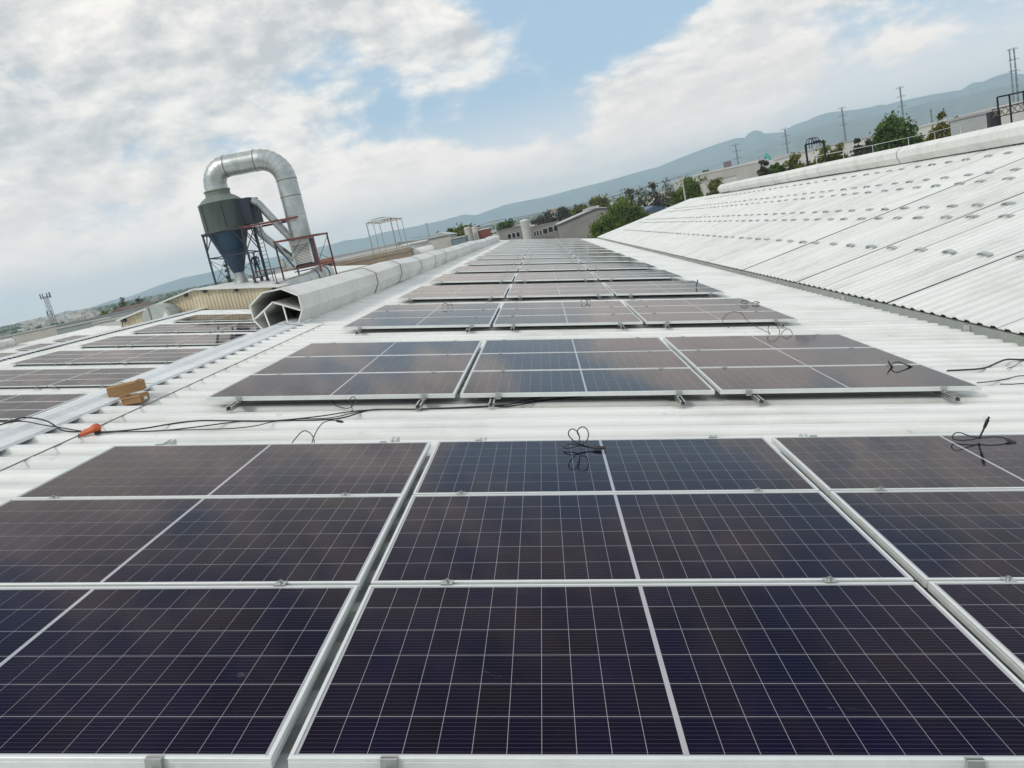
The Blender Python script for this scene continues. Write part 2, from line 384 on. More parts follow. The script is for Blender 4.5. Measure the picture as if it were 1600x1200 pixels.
# ------------------------------------------------------------------ octagonal ridge ventilators
OCT = [(-.27, -.03), (-.40, .19), (-.40, .42), (-.155, .58), (.155, .58), (.40, .42), (.40, .19), (.27, -.03)]
def ventilator(name, label, xr, zr, joints, seed, frame=True, m=VENT, round_end=False):
    r = random.Random(seed); t = thing(name, label, 'roof vent', (xr, joints[0], zr), 'octagonal ridge vents')
    dz_ = [r.uniform(-.055, .045) for _ in joints]; dx_ = [r.uniform(-.05, .05) for _ in joints]; dz_[0] = dz_[1] = 0; dx_[0] = 0
    for k in range(len(joints) - 1):
        ya, yb = joints[k] + .02, joints[k + 1] - .02; b = MB()
        for s_ in (1., .975):
            rows = []
            for i in range(4):
                f = i / 3; y = ya + (yb - ya) * f
                bz = dz_[k] * (1 - f) + dz_[k + 1] * f; bx = dx_[k] * (1 - f) + dx_[k + 1] * f
                lip = 1.022 if i == 0 else 1.
                rows.append([(xr + bx + x * s_ * lip, y, zr + bz + (z - .25) * s_ * lip + .25 + (r.uniform(-.008, .008) if z < 0 else 0)) for x, z in OCT])
            b.rings(rows, (False, False), False)
        b.build('vent_section', m, t)
    ya = joints[0]
    if frame:
        f = MB(); y = ya - .004
        pts = [(xr + x, y, zr + z) for x, z in OCT]
        for p_, q_ in zip(pts, pts[1:]): f.bar(p_, q_, .022, .022)
        f.build('rim', WHITEP, t)
        g = MB(); ap = (xr - .03, y - .004, zr + .405); L = (xr - .385, y - .004, zr + .20); Rr = (xr + .385, y - .004, zr + .185)
        g.bar(ap, L, .021); g.bar(ap, Rr, .021)
        g.bar((xr - .20, y - .006, zr + .30), (xr - .165, y - .006, zr - .05), .021); g.bar((xr + .12, y - .006, zr + .325), (xr + .125, y - .006, zr - .05), .021)
        g.bar((xr - .165, y - .006, zr + .0), (xr + .125, y - .006, zr + .0), .02)
        g.build('truss', WHITEP, t)
        h = MB()
        for e, sx in ((L, -1), (Rr, 1)):
            h.hexa([(ap[0], ya + .02, ap[2] - .012), (e[0] * .985 + xr * .015, ya + .02, e[2] - .012), (e[0] * .985 + xr * .015, joints[-1] - .1, e[2] - .012), (ap[0], joints[-1] - .1, ap[2] - .012),
                    (ap[0], ya + .02, ap[2]), (e[0] * .985 + xr * .015, ya + .02, e[2]), (e[0] * .985 + xr * .015, joints[-1] - .1, e[2]), (ap[0], joints[-1] - .1, ap[2])])
        h.build('rain_baffle', m, t)
        k2 = MB()
        for i in range(1, 14):
            y2 = ya + i * 1.6
            k2.bar((xr - .30, y2, zr + .15), (xr - .25, y2, zr - .05), .03); k2.bar((xr + .30, y2, zr + .15), (xr + .25, y2, zr - .05), .03)
        k2.build('bracket', DARK, t)
    if round_end:
        b = MB(); y = joints[-1]; rows = []
        for s_, dy in ((1., 0), (.97, .12), (.85, .25), (.55, .36), (.05, .40)):
            rows.append([(xr + x * s_, y + dy, zr + .22 + (z - .22) * s_) for x, z in OCT])
        b.rings(rows, (False, True), True); b.build('end_cap', m, t)
    return t
ventilator('ridge_ventilator', 'open-ended octagonal white ridge vent running away left of the main panels', RX, RZ,
           [10.7, 16.5, 19.8, 23.7, 27.2, 31.0, 35, 39, 43.2, 47.5, 52, 57, 62, 67, 73], 11)
ventilator('ridge_ventilator', 'long pale ridge vent along the top of the right roof slope', 15.38, .72, [-5, 4, 13, 22, 31, 40, 48, 56, 63.2], 12, False, VENT, True)
ventilator('ridge_ventilator', 'far ridge vent at the left edge of the picture beyond the second ridge', RX - 2 * BAY, .55, [10, 20, 30, 40, 50, 58], 13, False, VENT, True)

# ------------------------------------------------------------------ straps in rows on the right roof slope
SB = mat('strap_steel', (.52, .55, .53), .5, .3, .15, 8)
b = MB(); pts = []
for i in range(9):
    a = math.pi * i / 8; pts.append((0, -.16 * math.cos(a), .010 + .026 * math.sin(a) ** .5))
for q0, q1 in zip(pts, pts[1:]):
    b.hexa([(-.035, q0[1], q0[2]), (.035, q0[1], q0[2]), (.035, q1[1], q1[2]), (-.035, q1[1], q1[2]), (-.035, q0[1], q0[2] + .008), (.035, q0[1], q0[2] + .008), (.035, q1[1], q1[2] + .008), (-.035, q1[1], q1[2] + .008)])
b.box((-.045, -.20, .0), (.045, -.13, .018)); b.box((-.045, .13, .0), (.045, .20, .018)); b.box((-.02, -.10, .010), (.02, -.04, .026)); b.box((-.02, .05, .010), (.02, .10, .026))
strap = b.mesh('strap', SB)
rs = random.Random(5)
for s_, y_a, y_b in ((1.80, 5.5, 70), (3.45, 8, 72), (4.13, 9, 72), (5.82, 12, 70), (6.51, 13, 70), (8.28, 15, 66)):
    y = y_a + rs.uniform(0, .5); k = 0
    while y < y_b:
        o = link('strap', strap, decks[2], True)
        o.location = (15.38 - 9.26 + s_ * CT, y, .62 - 9.26 * SL + s_ * ST + .036); o.rotation_euler = (0, -TH, rs.uniform(-.08, .08))
        y += (1.08, 1.17, 1.07, 1.32)[k % 4] + rs.uniform(-.05, .05); k += 1

# ------------------------------------------------------------------ solar panels
PL, PW = 2.094, 1.038; GX, GY = .0443, .0202
FB = [0, 4.64, 9.36] + [13.9 + 4.55 * k for k in range(14)]
# frame: four mitred channels with a lip
def frame_mesh():
    b = MB(); f = .012; dp = .035
    o = [(0, 0), (PL, 0), (PL, PW), (0, PW)]; i_ = [(f, f), (PL - f, f), (PL - f, PW - f), (f, PW - f)]; e = .0016
    oo = [(e, e), (PL - e, e), (PL - e, PW - e), (e, PW - e)]
    g = .011; gg = [(-0., -0.), (PL, 0), (PL, PW), (0, PW)]
    b.rings([[(x, y, -dp) for x, y in i_], [(x, y, -dp) for x, y in o], [(x, y, -.014) for x, y in o], [(x, y, -.013) for x, y in [(.0014, .0014), (PL - .0014, .0014), (PL - .0014, PW - .0014), (.0014, PW - .0014)]],
             [(x, y, -.011) for x, y in [(.0014, .0014), (PL - .0014, .0014), (PL - .0014, PW - .0014), (.0014, PW - .0014)]], [(x, y, -.010) for x, y in o], [(x, y, -e) for x, y in o], [(x, y, 0) for x, y in oo], [(x, y, 0) for x, y in i_], [(x, y, -.004) for x, y in i_]], (False, False))
    return b.mesh('frame', ALU)
FRAME = frame_mesh()
b = MB(); b.box((.0121, .0121, -.0075), (PL - .0121, PW - .0121, -.0030)); BSHEET = b.mesh('backsheet', BACK)
CPX = (PL / 2 - .012 - .010 - .0075) / 11; CPY = (PW - .024 - .016) / 6
CW_, CH_ = CPX - .0014, CPY - .0025
def cell_pos(i, j):
    x = .022 + (i + .5) * CPX if i < 11 else PL / 2 + .0075 + (i - 11 + .5) * CPX
    return x, .020 + (j + .5) * CPY
b = MB(); b.box((-CW_ / 2, -CH_ / 2, -.0002), (CW_ / 2, CH_ / 2, 0)); CELLM = b.mesh('cell', CELL)
b = MB()
for i in range(22):
    for j in range(6):
        x, y = cell_pos(i, j); b.box((x - CW_ / 2, y - CH_ / 2, -.0030), (x + CW_ / 2, y + CH_ / 2, -.0028))
GRID = b.mesh('cell_grid', CELL)
# clamps: middle clamp straddles two frames, end clamp hooks the outer edge
b = MB(); b.box((-.022, -.019, .0005), (.022, .019, .004)); b.box((-.022, -.0095, -.030), (.022, .0095, .0005)); MIDC = b.mesh('clamp', RAIL)
b = MB(); b.box((-.022, -.006, .0005), (.022, .009, .004)); b.box((-.022, -.012, -.040), (.022, -.0005, .004)); b.box((-.022, -.032, -.044), (.022, -.0121, -.036)); ENDC = b.mesh('clamp', RAIL)
b = MB(); b.lathe([(.0, 0.011), (.004, .011), (.0042, .006), (.0085, .006), (.009, .011), (.0095, .0105), (.0095, .0)], n=12); BOLT = b.mesh('bolt', RAIL, True)
CX = (.27, 1.81)
ORD = ['nearest', 'second', 'third', 'fourth', 'fifth', 'sixth', 'seventh', 'eighth', 'ninth', 'tenth', 'eleventh', 'twelfth', 'thirteenth', 'fourteenth', 'fifteenth', 'sixteenth', 'farthest']
def panel(px, py, bay, label, group, cells, clamps, first, last):
    t = thing('solar_panel', label, 'solar panel', A(px, py, rp.uniform(-.0012, .0012), bay), group, (rp.uniform(-.0009, .0009), TH + rp.uniform(-.0007, .0007), 0), False)
    link('frame', FRAME, t, True); link('backsheet', BSHEET, t, True)
    if cells:
        for i in range(22):
            for j in range(6):
                o = link('cell', CELLM, t, True); x, y = cell_pos(i, j); o.location = (x, y, -.0028)
    else: link('cell_grid', GRID, t, True)
    if clamps:
        for x in CX:
            for edge in ([0, 1] if last else [0]):
                end = (first and edge == 0) or edge == 1
                c = link('clamp', ENDC if end else MIDC, t, True); xx = x + rp.uniform(-.05, .05)
                c.location = (xx, (0 if edge == 0 else PW) if end else -GY / 2, 0)
                if edge: c.rotation_euler = (0, 0, math.pi)
                if clamps > 1:
                    bo = link('bolt', BOLT, c, True); bo.location = (0, -.022 if end else 0, -.036 if end else .0045)
    return t
rp = random.Random(21)
b = MB()
for sx in (-1, 1): b.box((sx * .020 - .0025, 0, -.078), (sx * .020 + .0025, 3.62, -.042))
b.box((-.020, 0, -.078), (.020, 3.62, -.074)); b.box((-.0175, 0, -.0445), (-.008, 3.62, -.042)); b.box((.008, 0, -.0445), (.0175, 3.62, -.042)); RAILM = b.mesh('mounting_rail', RAIL)
for bay, blocks, dx in ((0, range(17), 0.), (1, range(3, 10), .9), (2, range(6, 14), .9)):
    where = ('on the main roof', 'beyond the left ridge', 'on the far left roof')[bay]
    for k in blocks:
        for c in range(3):
            for r_ in range(3):
                lab = 'solar panel, %s column, %s line, %s block %s' % (('left', 'middle', 'right')[c], ('near', 'middle', 'far')[r_], ORD[k], where)
                panel((c - 1) * (PL + GX) + dx, FB[k] + r_ * (PW + GY), bay, lab, 'solar panels ' + where, bay == 0 and k == 0, (2 if k < 3 else 1) if bay == 0 and k < 8 else (1 if bay == 1 else 0), r_ == 0, r_ == 2)
            if bay < 2 and k < 10:
                for sd, x in zip(('left', 'right'), CX):
                    o = link('mounting_rail', RAILM); o.rotation_euler = (0, TH, 0); o.location = A((c - 1) * (PL + GX) + x + dx + rp.uniform(-.015, .015), FB[k] - .20 + rp.uniform(-.05, .03), 0, bay)
                    tag(o, 'aluminium rail, %s side of %s column, %s block %s' % (sd, ('left', 'middle', 'right')[c], ORD[k], where), 'mounting rail', 'panel mounting rails')

# ------------------------------------------------------------------ cables and small things on the roof
def cable(label, pts, r=.006, group=None, k=6, name='cable', ends=()):
    sp = spline(pts, k); c0 = sp[0]
    if not ends:
        b = MB(); b.tube(sp, r, 7); o = b.build(name, BLACK, None, True); return tag(o, label, 'cable', group)
    t = thing(name, label, 'cable', tuple(c0), group)
    b = MB(); b.tube(sp, r, 7); b.build('wire', BLACK, t, True)
    for e in ends:
        p0 = sp[0] if e == 0 else sp[-1]; p1 = sp[2] if e == 0 else sp[-3]; dr = (p0 - p1).normalized(); g = MB()
        g.tube([p0 - dr * .01, p0 + dr * .012, p0 + dr * .03, p0 + dr * .045, p0 + dr * .047, p0 + dr * .065], [.008, .010, .010, .0105, .007, .006], 8); g.build('connector', BLACK, t, True)
    return t
HR = -.094
def on(pts, h=HR): return [A(x, y, h + (z[0] if z else 0)) for x, y, *z in pts]
C1 = [(-3.9, 3.3), (-3.6, 3.6), (-3.357, 3.944, .08), (-3.283, 4.023, .085), (-3.12, 4.005, .06), (-2.951, 3.933), (-2.733, 3.898), (-2.556, 3.889), (-2.353, 3.975), (-2.176, 4.132), (-2.015, 4.201), (-1.819, 4.19), (-1.556, 4.165), (-1.305, 4.172), (-1.053, 4.174), (-.881, 4.244), (-.742, 4.485), (-.55, 4.514), (-.351, 4.502), (.04, 4.524), (.3, 4.567), (.431, 4.571), (.627, 4.715), (.872, 4.851), (1.3, 5.0)]
C2 = [(-3.95, 3.25), (-3.62, 3.5), (-3.341, 3.90, .075), (-3.061, 3.905, .045), (-2.725, 3.87), (-2.476, 3.86), (-2.184, 3.88), (-1.978, 3.966), (-1.675, 4.146), (-1.552, 4.152), (-1.366, 4.16), (-1.083, 4.282), (-.862, 4.435), (-.613, 4.494), (-.349, 4.49), (.2, 4.56), (.5, 4.66), (.8, 4.8), (1.1, 4.95)]
C3 = [(-2.182, 3.865), (-1.942, 3.882), (-1.647, 3.905), (-1.491, 3.98), (-1.404, 4.09), (-1.244, 4.179), (-.996, 4.197), (-.843, 4.35), (-.712, 4.466), (-.3, 4.47), (.3, 4.54), (.7, 4.9)]
cable('thick black cable crossing the ridge cap and running to the second panel block', on(C1), .0058)
cable('lower black cable lying just below the thick one over the ridge cap', on(C2, HR + .004), .0048)
cable('thin black cable joining the bundle short of the second panel block', on(C3, HR + .008), .0038)
cable('black cable hanging down to the valley at the right edge of the roof', on([(4.545, 5.828), (4.692, 5.854), (4.812, 5.877), (4.904, 5.913), (5.016, 5.996), (5.173, 6.118, .02), (5.328, 6.23, .03), (5.579, 6.38), (5.9, 6.55)]), .009)
cable('short thin wire curling under the right valley cable', on([(5.15, 5.91), (5.226, 5.964), (5.349, 6.101), (5.471, 6.259), (5.60, 6.36)]), .004)
cable('wavy dark wire right of the second panel block', on([(4.516, 5.238), (4.656, 5.283), (4.803, 5.361), (4.9, 5.422), (5.011, 5.506), (5.09, 5.53), (5.5, 5.62)]), .005)
cable('thin straight wire nearest the second block on the right', on([(4.675, 5.165), (4.771, 5.154), (4.886, 5.177), (5.4, 5.22)]), .0045)
cable('black wire tail rising from the back of the nearest left panel', [A(-1.03, 3.22, -.09), A(-1.0, 3.36, -.03), A(-.955, 3.42, .012), A(-.90, 3.41, -.01), A(-.87, 3.37, -.06), A(-.86, 3.34, -.09)], .0035)
cable('black connector lead arching behind the nearest left panel block', [A(-.885, 3.30, -.09), A(-.885, 3.44, -.02), A(-.86, 3.55, .03), A(-.815, 3.62, .035), A(-.785, 3.68, .015)], .0035, ends=(1,))
cable('black lead curling out from under the second block left panel', [A(-1.12, 4.80, -.06), A(-1.06, 4.68, -.09), A(-.98, 4.58, -.09), A(-.91, 4.54, -.085), A(-.855, 4.53, -.04), A(-.86, 4.55, -.0), A(-.89, 4.56, .0), A(-.905, 4.56, -.03), A(-.875, 4.50, -.085), A(-.865, 4.42, -.09)], .0035)
def loops(px, py, sc, pts, h0=.012):
    """loop points: x along the panel, positive second value rises, negative lies towards the viewer"""
    o = []
    for x, z, *dy in pts:
        o.append(A(px + x * sc, py + (min(z, 0) * sc * 1.1) + (dy[0] if dy else 0), h0 + max(z, 0) * sc))
    return o
S1 = .00375
cable('black cable coil with upright loops on the far middle panel of the nearest block', loops(.898, 2.93, S1, [(27, -3), (19, -2), (10, 1), (0, 5, .01), (-9, 12, .01), (-15, 20), (-15, 27), (-9, 31), (-2, 27), (2, 19, -.01), (2, 8, -.02), (6, 6, -.02), (13, 9), (17, 19), (15, 29), (9, 34), (2, 32), (-1, 24, .02), (3, 16, .03)]), .0034, 'loose connector leads on the panels', ends=(0,))
cable('low figure-of-eight lead beside the upright coil on the nearest block', loops(.898, 2.93, S1, [(28, -5), (20, -3), (17, 1), (8, 3), (0, 3), (-10, 6), (-20, 4), (-24, 0), (-20, -4), (-10, -3), (-3, 2, -.01), (2, 4, -.03), (4, -2, -.05)]), .0034, 'loose connector leads on the panels', ends=(0,))
S2 = .0040
cable('black wire loop left of the upright connector on the nearest right panel', loops(3.36, 3.00, S2, [(2, 2), (-6, 3), (-18, 6), (-32, 11), (-40, 9), (-42, 3), (-38, 0), (-30, 0, -.02), (-15, 1, -.02), (-4, 2)]), .0033, 'loose connector leads on the panels')
cable('black connector standing upright on the far right panel of the nearest block', loops(3.36, 3.00, S2, [(-2, 0), (0, 6), (3, 14), (5, 20)]), .0055, 'loose connector leads on the panels', ends=(1,))
cable('black lead with connector dropping right of the upright connector', loops(3.36, 3.00, S2, [(0, 2), (10, 3), (22, 3.5), (34, 2), (39, -3)]), .0036, 'loose connector leads on the panels', ends=(1,))
cable('black wire loop on the right panel of the second block', loops(3.90, 5.56, .0052, [(0, 0), (-4, 6), (-6, 9)], .01) + loops(3.90, 5.56, .0052, [(-1, 1), (4, 5), (12, 7), (20, 4), (26, 2), (30, 0)], .01), .005, 'loose connector leads on the panels', ends=(0, 1))
cable('small black loop on the right panel of the third block', loops(4.02, 11.5, .0085, [(-7, 1), (-3, 5), (3, 6), (6, 3), (4, 0), (-2, 0)], .012), .006, 'loose connector leads on the panels')
cable('flat black lead near the right edge of the third block', loops(4.02, 11.45, .0085, [(14, 0), (18, 3), (24, 3), (27, 1), (20, 0)], .012), .007, 'loose connector leads on the panels')
cable('thin looped lead hanging before the third block right panel', [A(3.30, 9.33, -.05), A(3.22, 9.1, -.07), A(3.1, 8.95, .05), A(3.2, 8.9, .16), A(3.34, 8.9, .14), A(3.42, 8.9, .04), A(3.52, 8.75, -.03), A(3.62, 8.5, -.08)], .004)
cable('pair of thin wire arcs behind the second block right panel', [A(3.45, 7.85, -.09), A(3.43, 7.95, .06), A(3.5, 8.0, .11), A(3.57, 7.95, .04), A(3.52, 7.85, -.05), A(3.62, 7.9, .05), A(3.70, 7.92, .03), A(3.73, 7.9, -.09)], .004)
cable('crossed wire tails on the middle panel of the third block', loops(1.46, 12.3, .009, [(-9, 0), (-5, 7), (0, 4), (3, 0), (6, 6), (9, 1)], .012), .006, 'loose connector leads on the panels')
cable('small wire loops on the left panel of the third block', loops(-.95, 11.9, .009, [(-8, 0), (-6, 5), (0, 6), (3, 1), (8, 5), (12, 2), (11, 0)], .012), .005, 'loose connector leads on the panels')
cable('upright wire end on the right panel of the fourth block', loops(3.95, 15.2, .011, [(-2, 0), (0, 7), (1, 13)], .01), .012, 'loose connector leads on the panels')
GREY = mat('grey_steel_cable', (.22, .21, .19), .5, .3, .1, 30)
b = MB(); b.tube([A(-2.77, -4, -.096), A(-2.765, 1, -.092), A(-2.755, 4, -.096), A(-2.745, 7, -.094), A(-2.74, 10.6, -.096)], .005, 6)
tag(b.build('lifeline', GREY), 'thin grey line stretched along the roof beside the ridge cap', 'line')
# cartons
CARD = mat('corrugated_cardboard', (.36, .21, .095), .85, 0, .14, 9, stretch=(1, 1, 6), bump=.2)
PATCH = mat('white_label', (.75, .74, .70), .5, 0, .04, 6)
def carton(label, c, size, rz, base_z, flaps, white=False):
    t = thing('cardboard_box', label, 'box', (c[0], c[1], base_z), 'cardboard boxes by the ridge'); m = Matrix.Rotation(rz, 4, 'Z'); L, W, H = size; th = .004
    def P(x, y, z): return Vector((c[0], c[1], base_z)) + m @ Vector((x, y, z))
    def slab(name, a, b_, mt=CARD):
        g = MB(); (x0, y0, z0), (x1, y1, z1) = a, b_
        g.hexa([P(x0, y0, z0), P(x1, y0, z0), P(x1, y1, z0), P(x0, y1, z0), P(x0, y0, z1), P(x1, y0, z1), P(x1, y1, z1), P(x0, y1, z1)]); g.build(name, mt, t)
    slab('bottom', (-L / 2, -W / 2, 0), (L / 2, W / 2, th))
    slab('side', (-L / 2, -W / 2, th), (L / 2, -W / 2 + th, H)); slab('side', (-L / 2, W / 2 - th, th), (L / 2, W / 2, H))
    slab('side', (-L / 2, -W / 2 + th, th), (-L / 2 + th, W / 2 - th, H)); slab('side', (L / 2 - th, -W / 2 + th, th), (L / 2, W / 2 - th, H))
    for ax, sg, ang, ln in flaps:
        g = MB(); a = R(ang); u = Vector((math.cos(a), 0, math.sin(a))) * ln
        if ax == 'x': e0, e1, dr = (sg * L / 2, -W / 2, H), (sg * L / 2, W / 2, H), Vector((sg * u.x, 0, u.z))
        else: e0, e1, dr = (-L / 2, sg * W / 2, H), (L / 2, sg * W / 2, H), Vector((0, sg * u.x, u.z))
        e0 = Vector(e0); e1 = Vector(e1); n_ = (e1 - e0).cross(dr).normalized() * th
        q = [e0, e1, e1 + dr * .97, e0 + dr]
        g.hexa([P(*x) for x in q] + [P(*(x + n_)) for x in q]); g.build('flap', CARD, t)
    if white: slab('end_patch', (L / 2 + .0005, -.02, .012), (L / 2 + .002, .03, H - .02), PATCH)  # plain white patch on the right end face
    return t
p0 = A(-3.11, 5.20, -.02); carton('longer open cardboard box resting on the ridge cap', (p0.x, p0.y), (.30, .14, .078), .26, p0.z - .045, (('y', 1, 172, .06), ('y', -1, 160, .05), ('x', 1, 155, .05)))
p0 = A(-2.93, 5.00, -.098); carton('smaller open cardboard box with white patch on its end, in front', (p0.x, p0.y), (.19, .13, .070), -.10, p0.z - .012, (('y', -1, -70, .02), ('x', -1, 35, .03), ('x', 1, -75, .03)), True)
ORANGE = mat('orange_plastic', (.62, .11, .03), .45, 0, .14, 14, bump=.3)
p0 = A(-2.665, 3.80, -.098); t = thing('orange_tool', 'small orange tool lying on the roof beside the black cables', 'tool', tuple(p0))
b = MB(); ax = Vector((.95, .28, -.05)).normalized(); rr = []
for f, r_, up in ((-.075, .012, .016), (-.062, .022, .024), (-.03, .028, .032), (.0, .030, .036), (.03, .040, .046), (.055, .042, .050), (.072, .034, .046), (.08, .012, .044)):
    c_ = p0 + ax * f + Vector((0, 0, up)); sd = ax.cross(Vector((0, 0, 1))).normalized()
    rr.append([c_ + sd * r_ * math.cos(j * .7854) + Vector((0, 0, 1)) * r_ * .8 * math.sin(j * .7854) for j in range(8)])
b.rings(rr); b.build('body', ORANGE, t, True)
b = MB(); b.tube([p0 + ax * -.08 + Vector((0, 0, .03)), p0 + ax * -.088 + Vector((0, 0, -.0))], .006, 6); b.build('bit', GREY, t)
b = MB(); b.obox(p0 + ax * .06 + Vector((.0, -.02, .012)), (.045, .03, .022), .3); b.build('switch', BLACK, t)

# ------------------------------------------------------------------ raised annex with gable, left behind the second ridge
GC = mat('yellowed_cladding', (.68, .60, .43), .6, 0, .10, .8, c2=(.56, .48, .33), stretch=(1, 1, .3), rand=.06)
RUST = mat('red_oxide_steel', (.20, .045, .035), .6, .1, .22, 2.5, c2=(.10, .03, .028))
DSTEEL = mat('dark_painted_steel', (.045, .042, .052), .55, .2, .2, 3)
AXC, AZP, ASL = -21.5, 1.74, .170
def az(x): return AZP - abs(x - AXC) * ASL
annex = thing('raised_annex', 'raised gabled shed with yellowed corrugated end wall below the cyclone', 'shed', (AXC, 49, GROUND))
x = -26.75; kk = 0
while x < -16.0:
    x2 = min(x + .452, -15.9); b = MB()
    for q in range(2):
        a_, b2 = x + q * .226, x + q * .226 + .222
        zb = lambda xx: max(-1.8, RZ - abs(xx - (RX - BAY)) * SL - .25)
        for f0, f1, dy in ((0, .62, 0.), (.62, 1., .03)):
            xa, xb = a_ + (b2 - a_) * f0, a_ + (b2 - a_) * f1
            b.hexa([(xa, 49.0 + dy, zb(xa)), (xb, 49.0 + dy, zb(xb)), (xb, 49.06, zb(xb)), (xa, 49.06, zb(xa)), (xa, 49.0 + dy, az(xa) - .06), (xb, 49.0 + dy, az(xb) - .06), (xb, 49.06, az(xb) - .06), (xa, 49.06, az(xa) - .06)])
    b.build('cladding_sheet', GC, annex); x = x2; kk += 1
for sg in (-1, 1):
    xe = AXC + sg * 5.45; b = MB()
    def rp_(x_, y_, h_): return (x_, y_, az(x_) + h_)
    p_ = [rp_(AXC, 48.75, -.05), rp_(xe, 48.75, -.05), rp_(xe, 76, -.05), rp_(AXC, 76, -.05), rp_(AXC, 48.75, .0), rp_(xe, 48.75, .0), rp_(xe, 76, .0), rp_(AXC, 76, .0)]
    b.hexa(p_ if sg > 0 else [p_[i] for i in (1, 0, 3, 2, 5, 4, 7, 6)]); b.build('roof', ROOFB, annex)
    b = MB(); b.box((min(xe, xe - sg * .1), 49.06, -6), (max(xe, xe - sg * .1), 76, az(xe) - .055)); b.build('wall', WALL, annex)
    for f in (.12, .5, .95):
        xx = AXC + sg * 5.3 * f; b = MB(); b.box((xx - .09, 48.79, az(xx) - .26), (xx + .09, 48.995, az(xx) - .055)); b.build('purlin', DSTEEL, annex)
b = MB(); b.bar((AXC - 5.47, 48.74, az(AXC - 5.47) - .01), (AXC - .0, 48.74, AZP - .01), .03, .10); b.bar((AXC, 48.74, AZP - .01), (AXC + 5.47, 48.74, az(AXC + 5.47) - .01), .03, .10); b.build('fascia', WHITEP, annex)
b = MB(); b.box((AXC - 5.2, 75.8, -6), (AXC + 5.2, 75.9, .6)); b.build('rear_wall', WALL, annex)
# translucent-looking grey hood against the gable
HOOD = mat('weathered_fibreglass', (.44, .48, .44), .5, 0, .14, 1.5)
t = thing('ventilation_hood', 'grey rounded sheet hood against the yellowed gable wall', 'hood', (-23.8, 48.3, .2))
b = MB(); rr = []
for yy, s_ in ((47.4, 1.), (48.2, 1.03), (48.98, 1.0)):
    rr.append([(-23.7 + .98 * s_ * math.cos(a), yy, .12 + 1.18 * s_ * max(math.sin(a), 0) ** .8) for a in [math.pi * j / 8 for j in range(9)]])
b.rings(rr, (True, True), False); b.build('shell', HOOD, t)
b = MB(); b.face([(-23.5, 47.38, .13), (-22.75, 47.38, .13), (-23.0, 47.38, .78)]); b.face([(-23.5, 47.36, .13), (-23.0, 47.36, .78), (-22.75, 47.36, .13)]); b.build('gusset', WHITEP, t)
b = MB(); b.tube([(-24.0, 47.36, .1), (-24.0, 47.36, 1.22)], .018, 6); b.build('seam', DSTEEL, t)

# cyclone separator
OLIVE = mat('faded_olive_paint', (.090, .112, .086), .6, 0, .16, .7, c2=(.036, .058, .060), stretch=(1, 1, .35))
NAVY = mat('dark_teal_paint', (.020, .066, .105), .5, 0, .2, .9, c2=(.008, .028, .062), stretch=(1, 1, .4))
NAVY2 = mat('dark_navy_paint', (.022, .032, .052), .55, 0, .2, 1.2)
CY = Vector((-20.45, 54.35, 0))
t = thing('cyclone_separator', 'green and navy cyclone dust collector on a steel tower at left', 'cyclone', (CY.x, CY.y, 1.5))
b = MB(); b.lathe([(1.50, 7.15), (1.52, 7.13), (1.50, 7.08), (1.50, 5.30), (1.54, 5.26), (1.54, 5.18), (1.46, 5.16)], CY, 28); b.build('drum', OLIVE, t, True)
b = MB(); b.lathe([(1.50, 7.152), (1.15, 7.45), (.86, 7.62), (.84, 7.64), (.84, 7.92), (.90, 7.93), (.90, 7.99), (.80, 8.0)], CY, 28); b.build('top_cone', mat('grey_green_paint', (.20, .24, .20), .55, 0, .15, 1), t, True)
b = MB(); b.lathe([(1.45, 5.158), (1.36, 5.10), (.40, 2.32), (.38, 2.28)], CY, 28); b.build('cone', NAVY, t, True)
b = MB(); b.lathe([(.372, 2.30), (.36, 2.1), (.50, 1.55), (.62, 1.48)], CY, 16); b.build('outlet', STEEL, t, True)
b = MB(); b.hexa([(-19.2, 53.75, 5.35), (-18.35, 53.9, 5.35), (-18.15, 55.4, 5.35), (-19.3, 55.4, 5.35), (-19.2, 53.75, 7.08), (-18.35, 53.9, 7.08), (-18.15, 55.4, 7.08), (-19.3, 55.4, 7.08)]); b.build('inlet_box', NAVY2, t)
for a_ in (-2.2, -1.2, -.55):
    b = MB(); b.bar(CY + Vector((1.515 * math.cos(a_), 1.515 * math.sin(a_), 5.3)), CY + Vector((1.515 * math.cos(a_), 1.515 * math.sin(a_), 7.08)), .03); b.build('seam', NAVY2, t)
b = MB(); b.lathe([(.93, 3.80), (.95, 3.80), (.95, 3.86), (.95, 3.86), (.93, 3.86)], CY, 24); b.build('cone_ring', NAVY2, t)
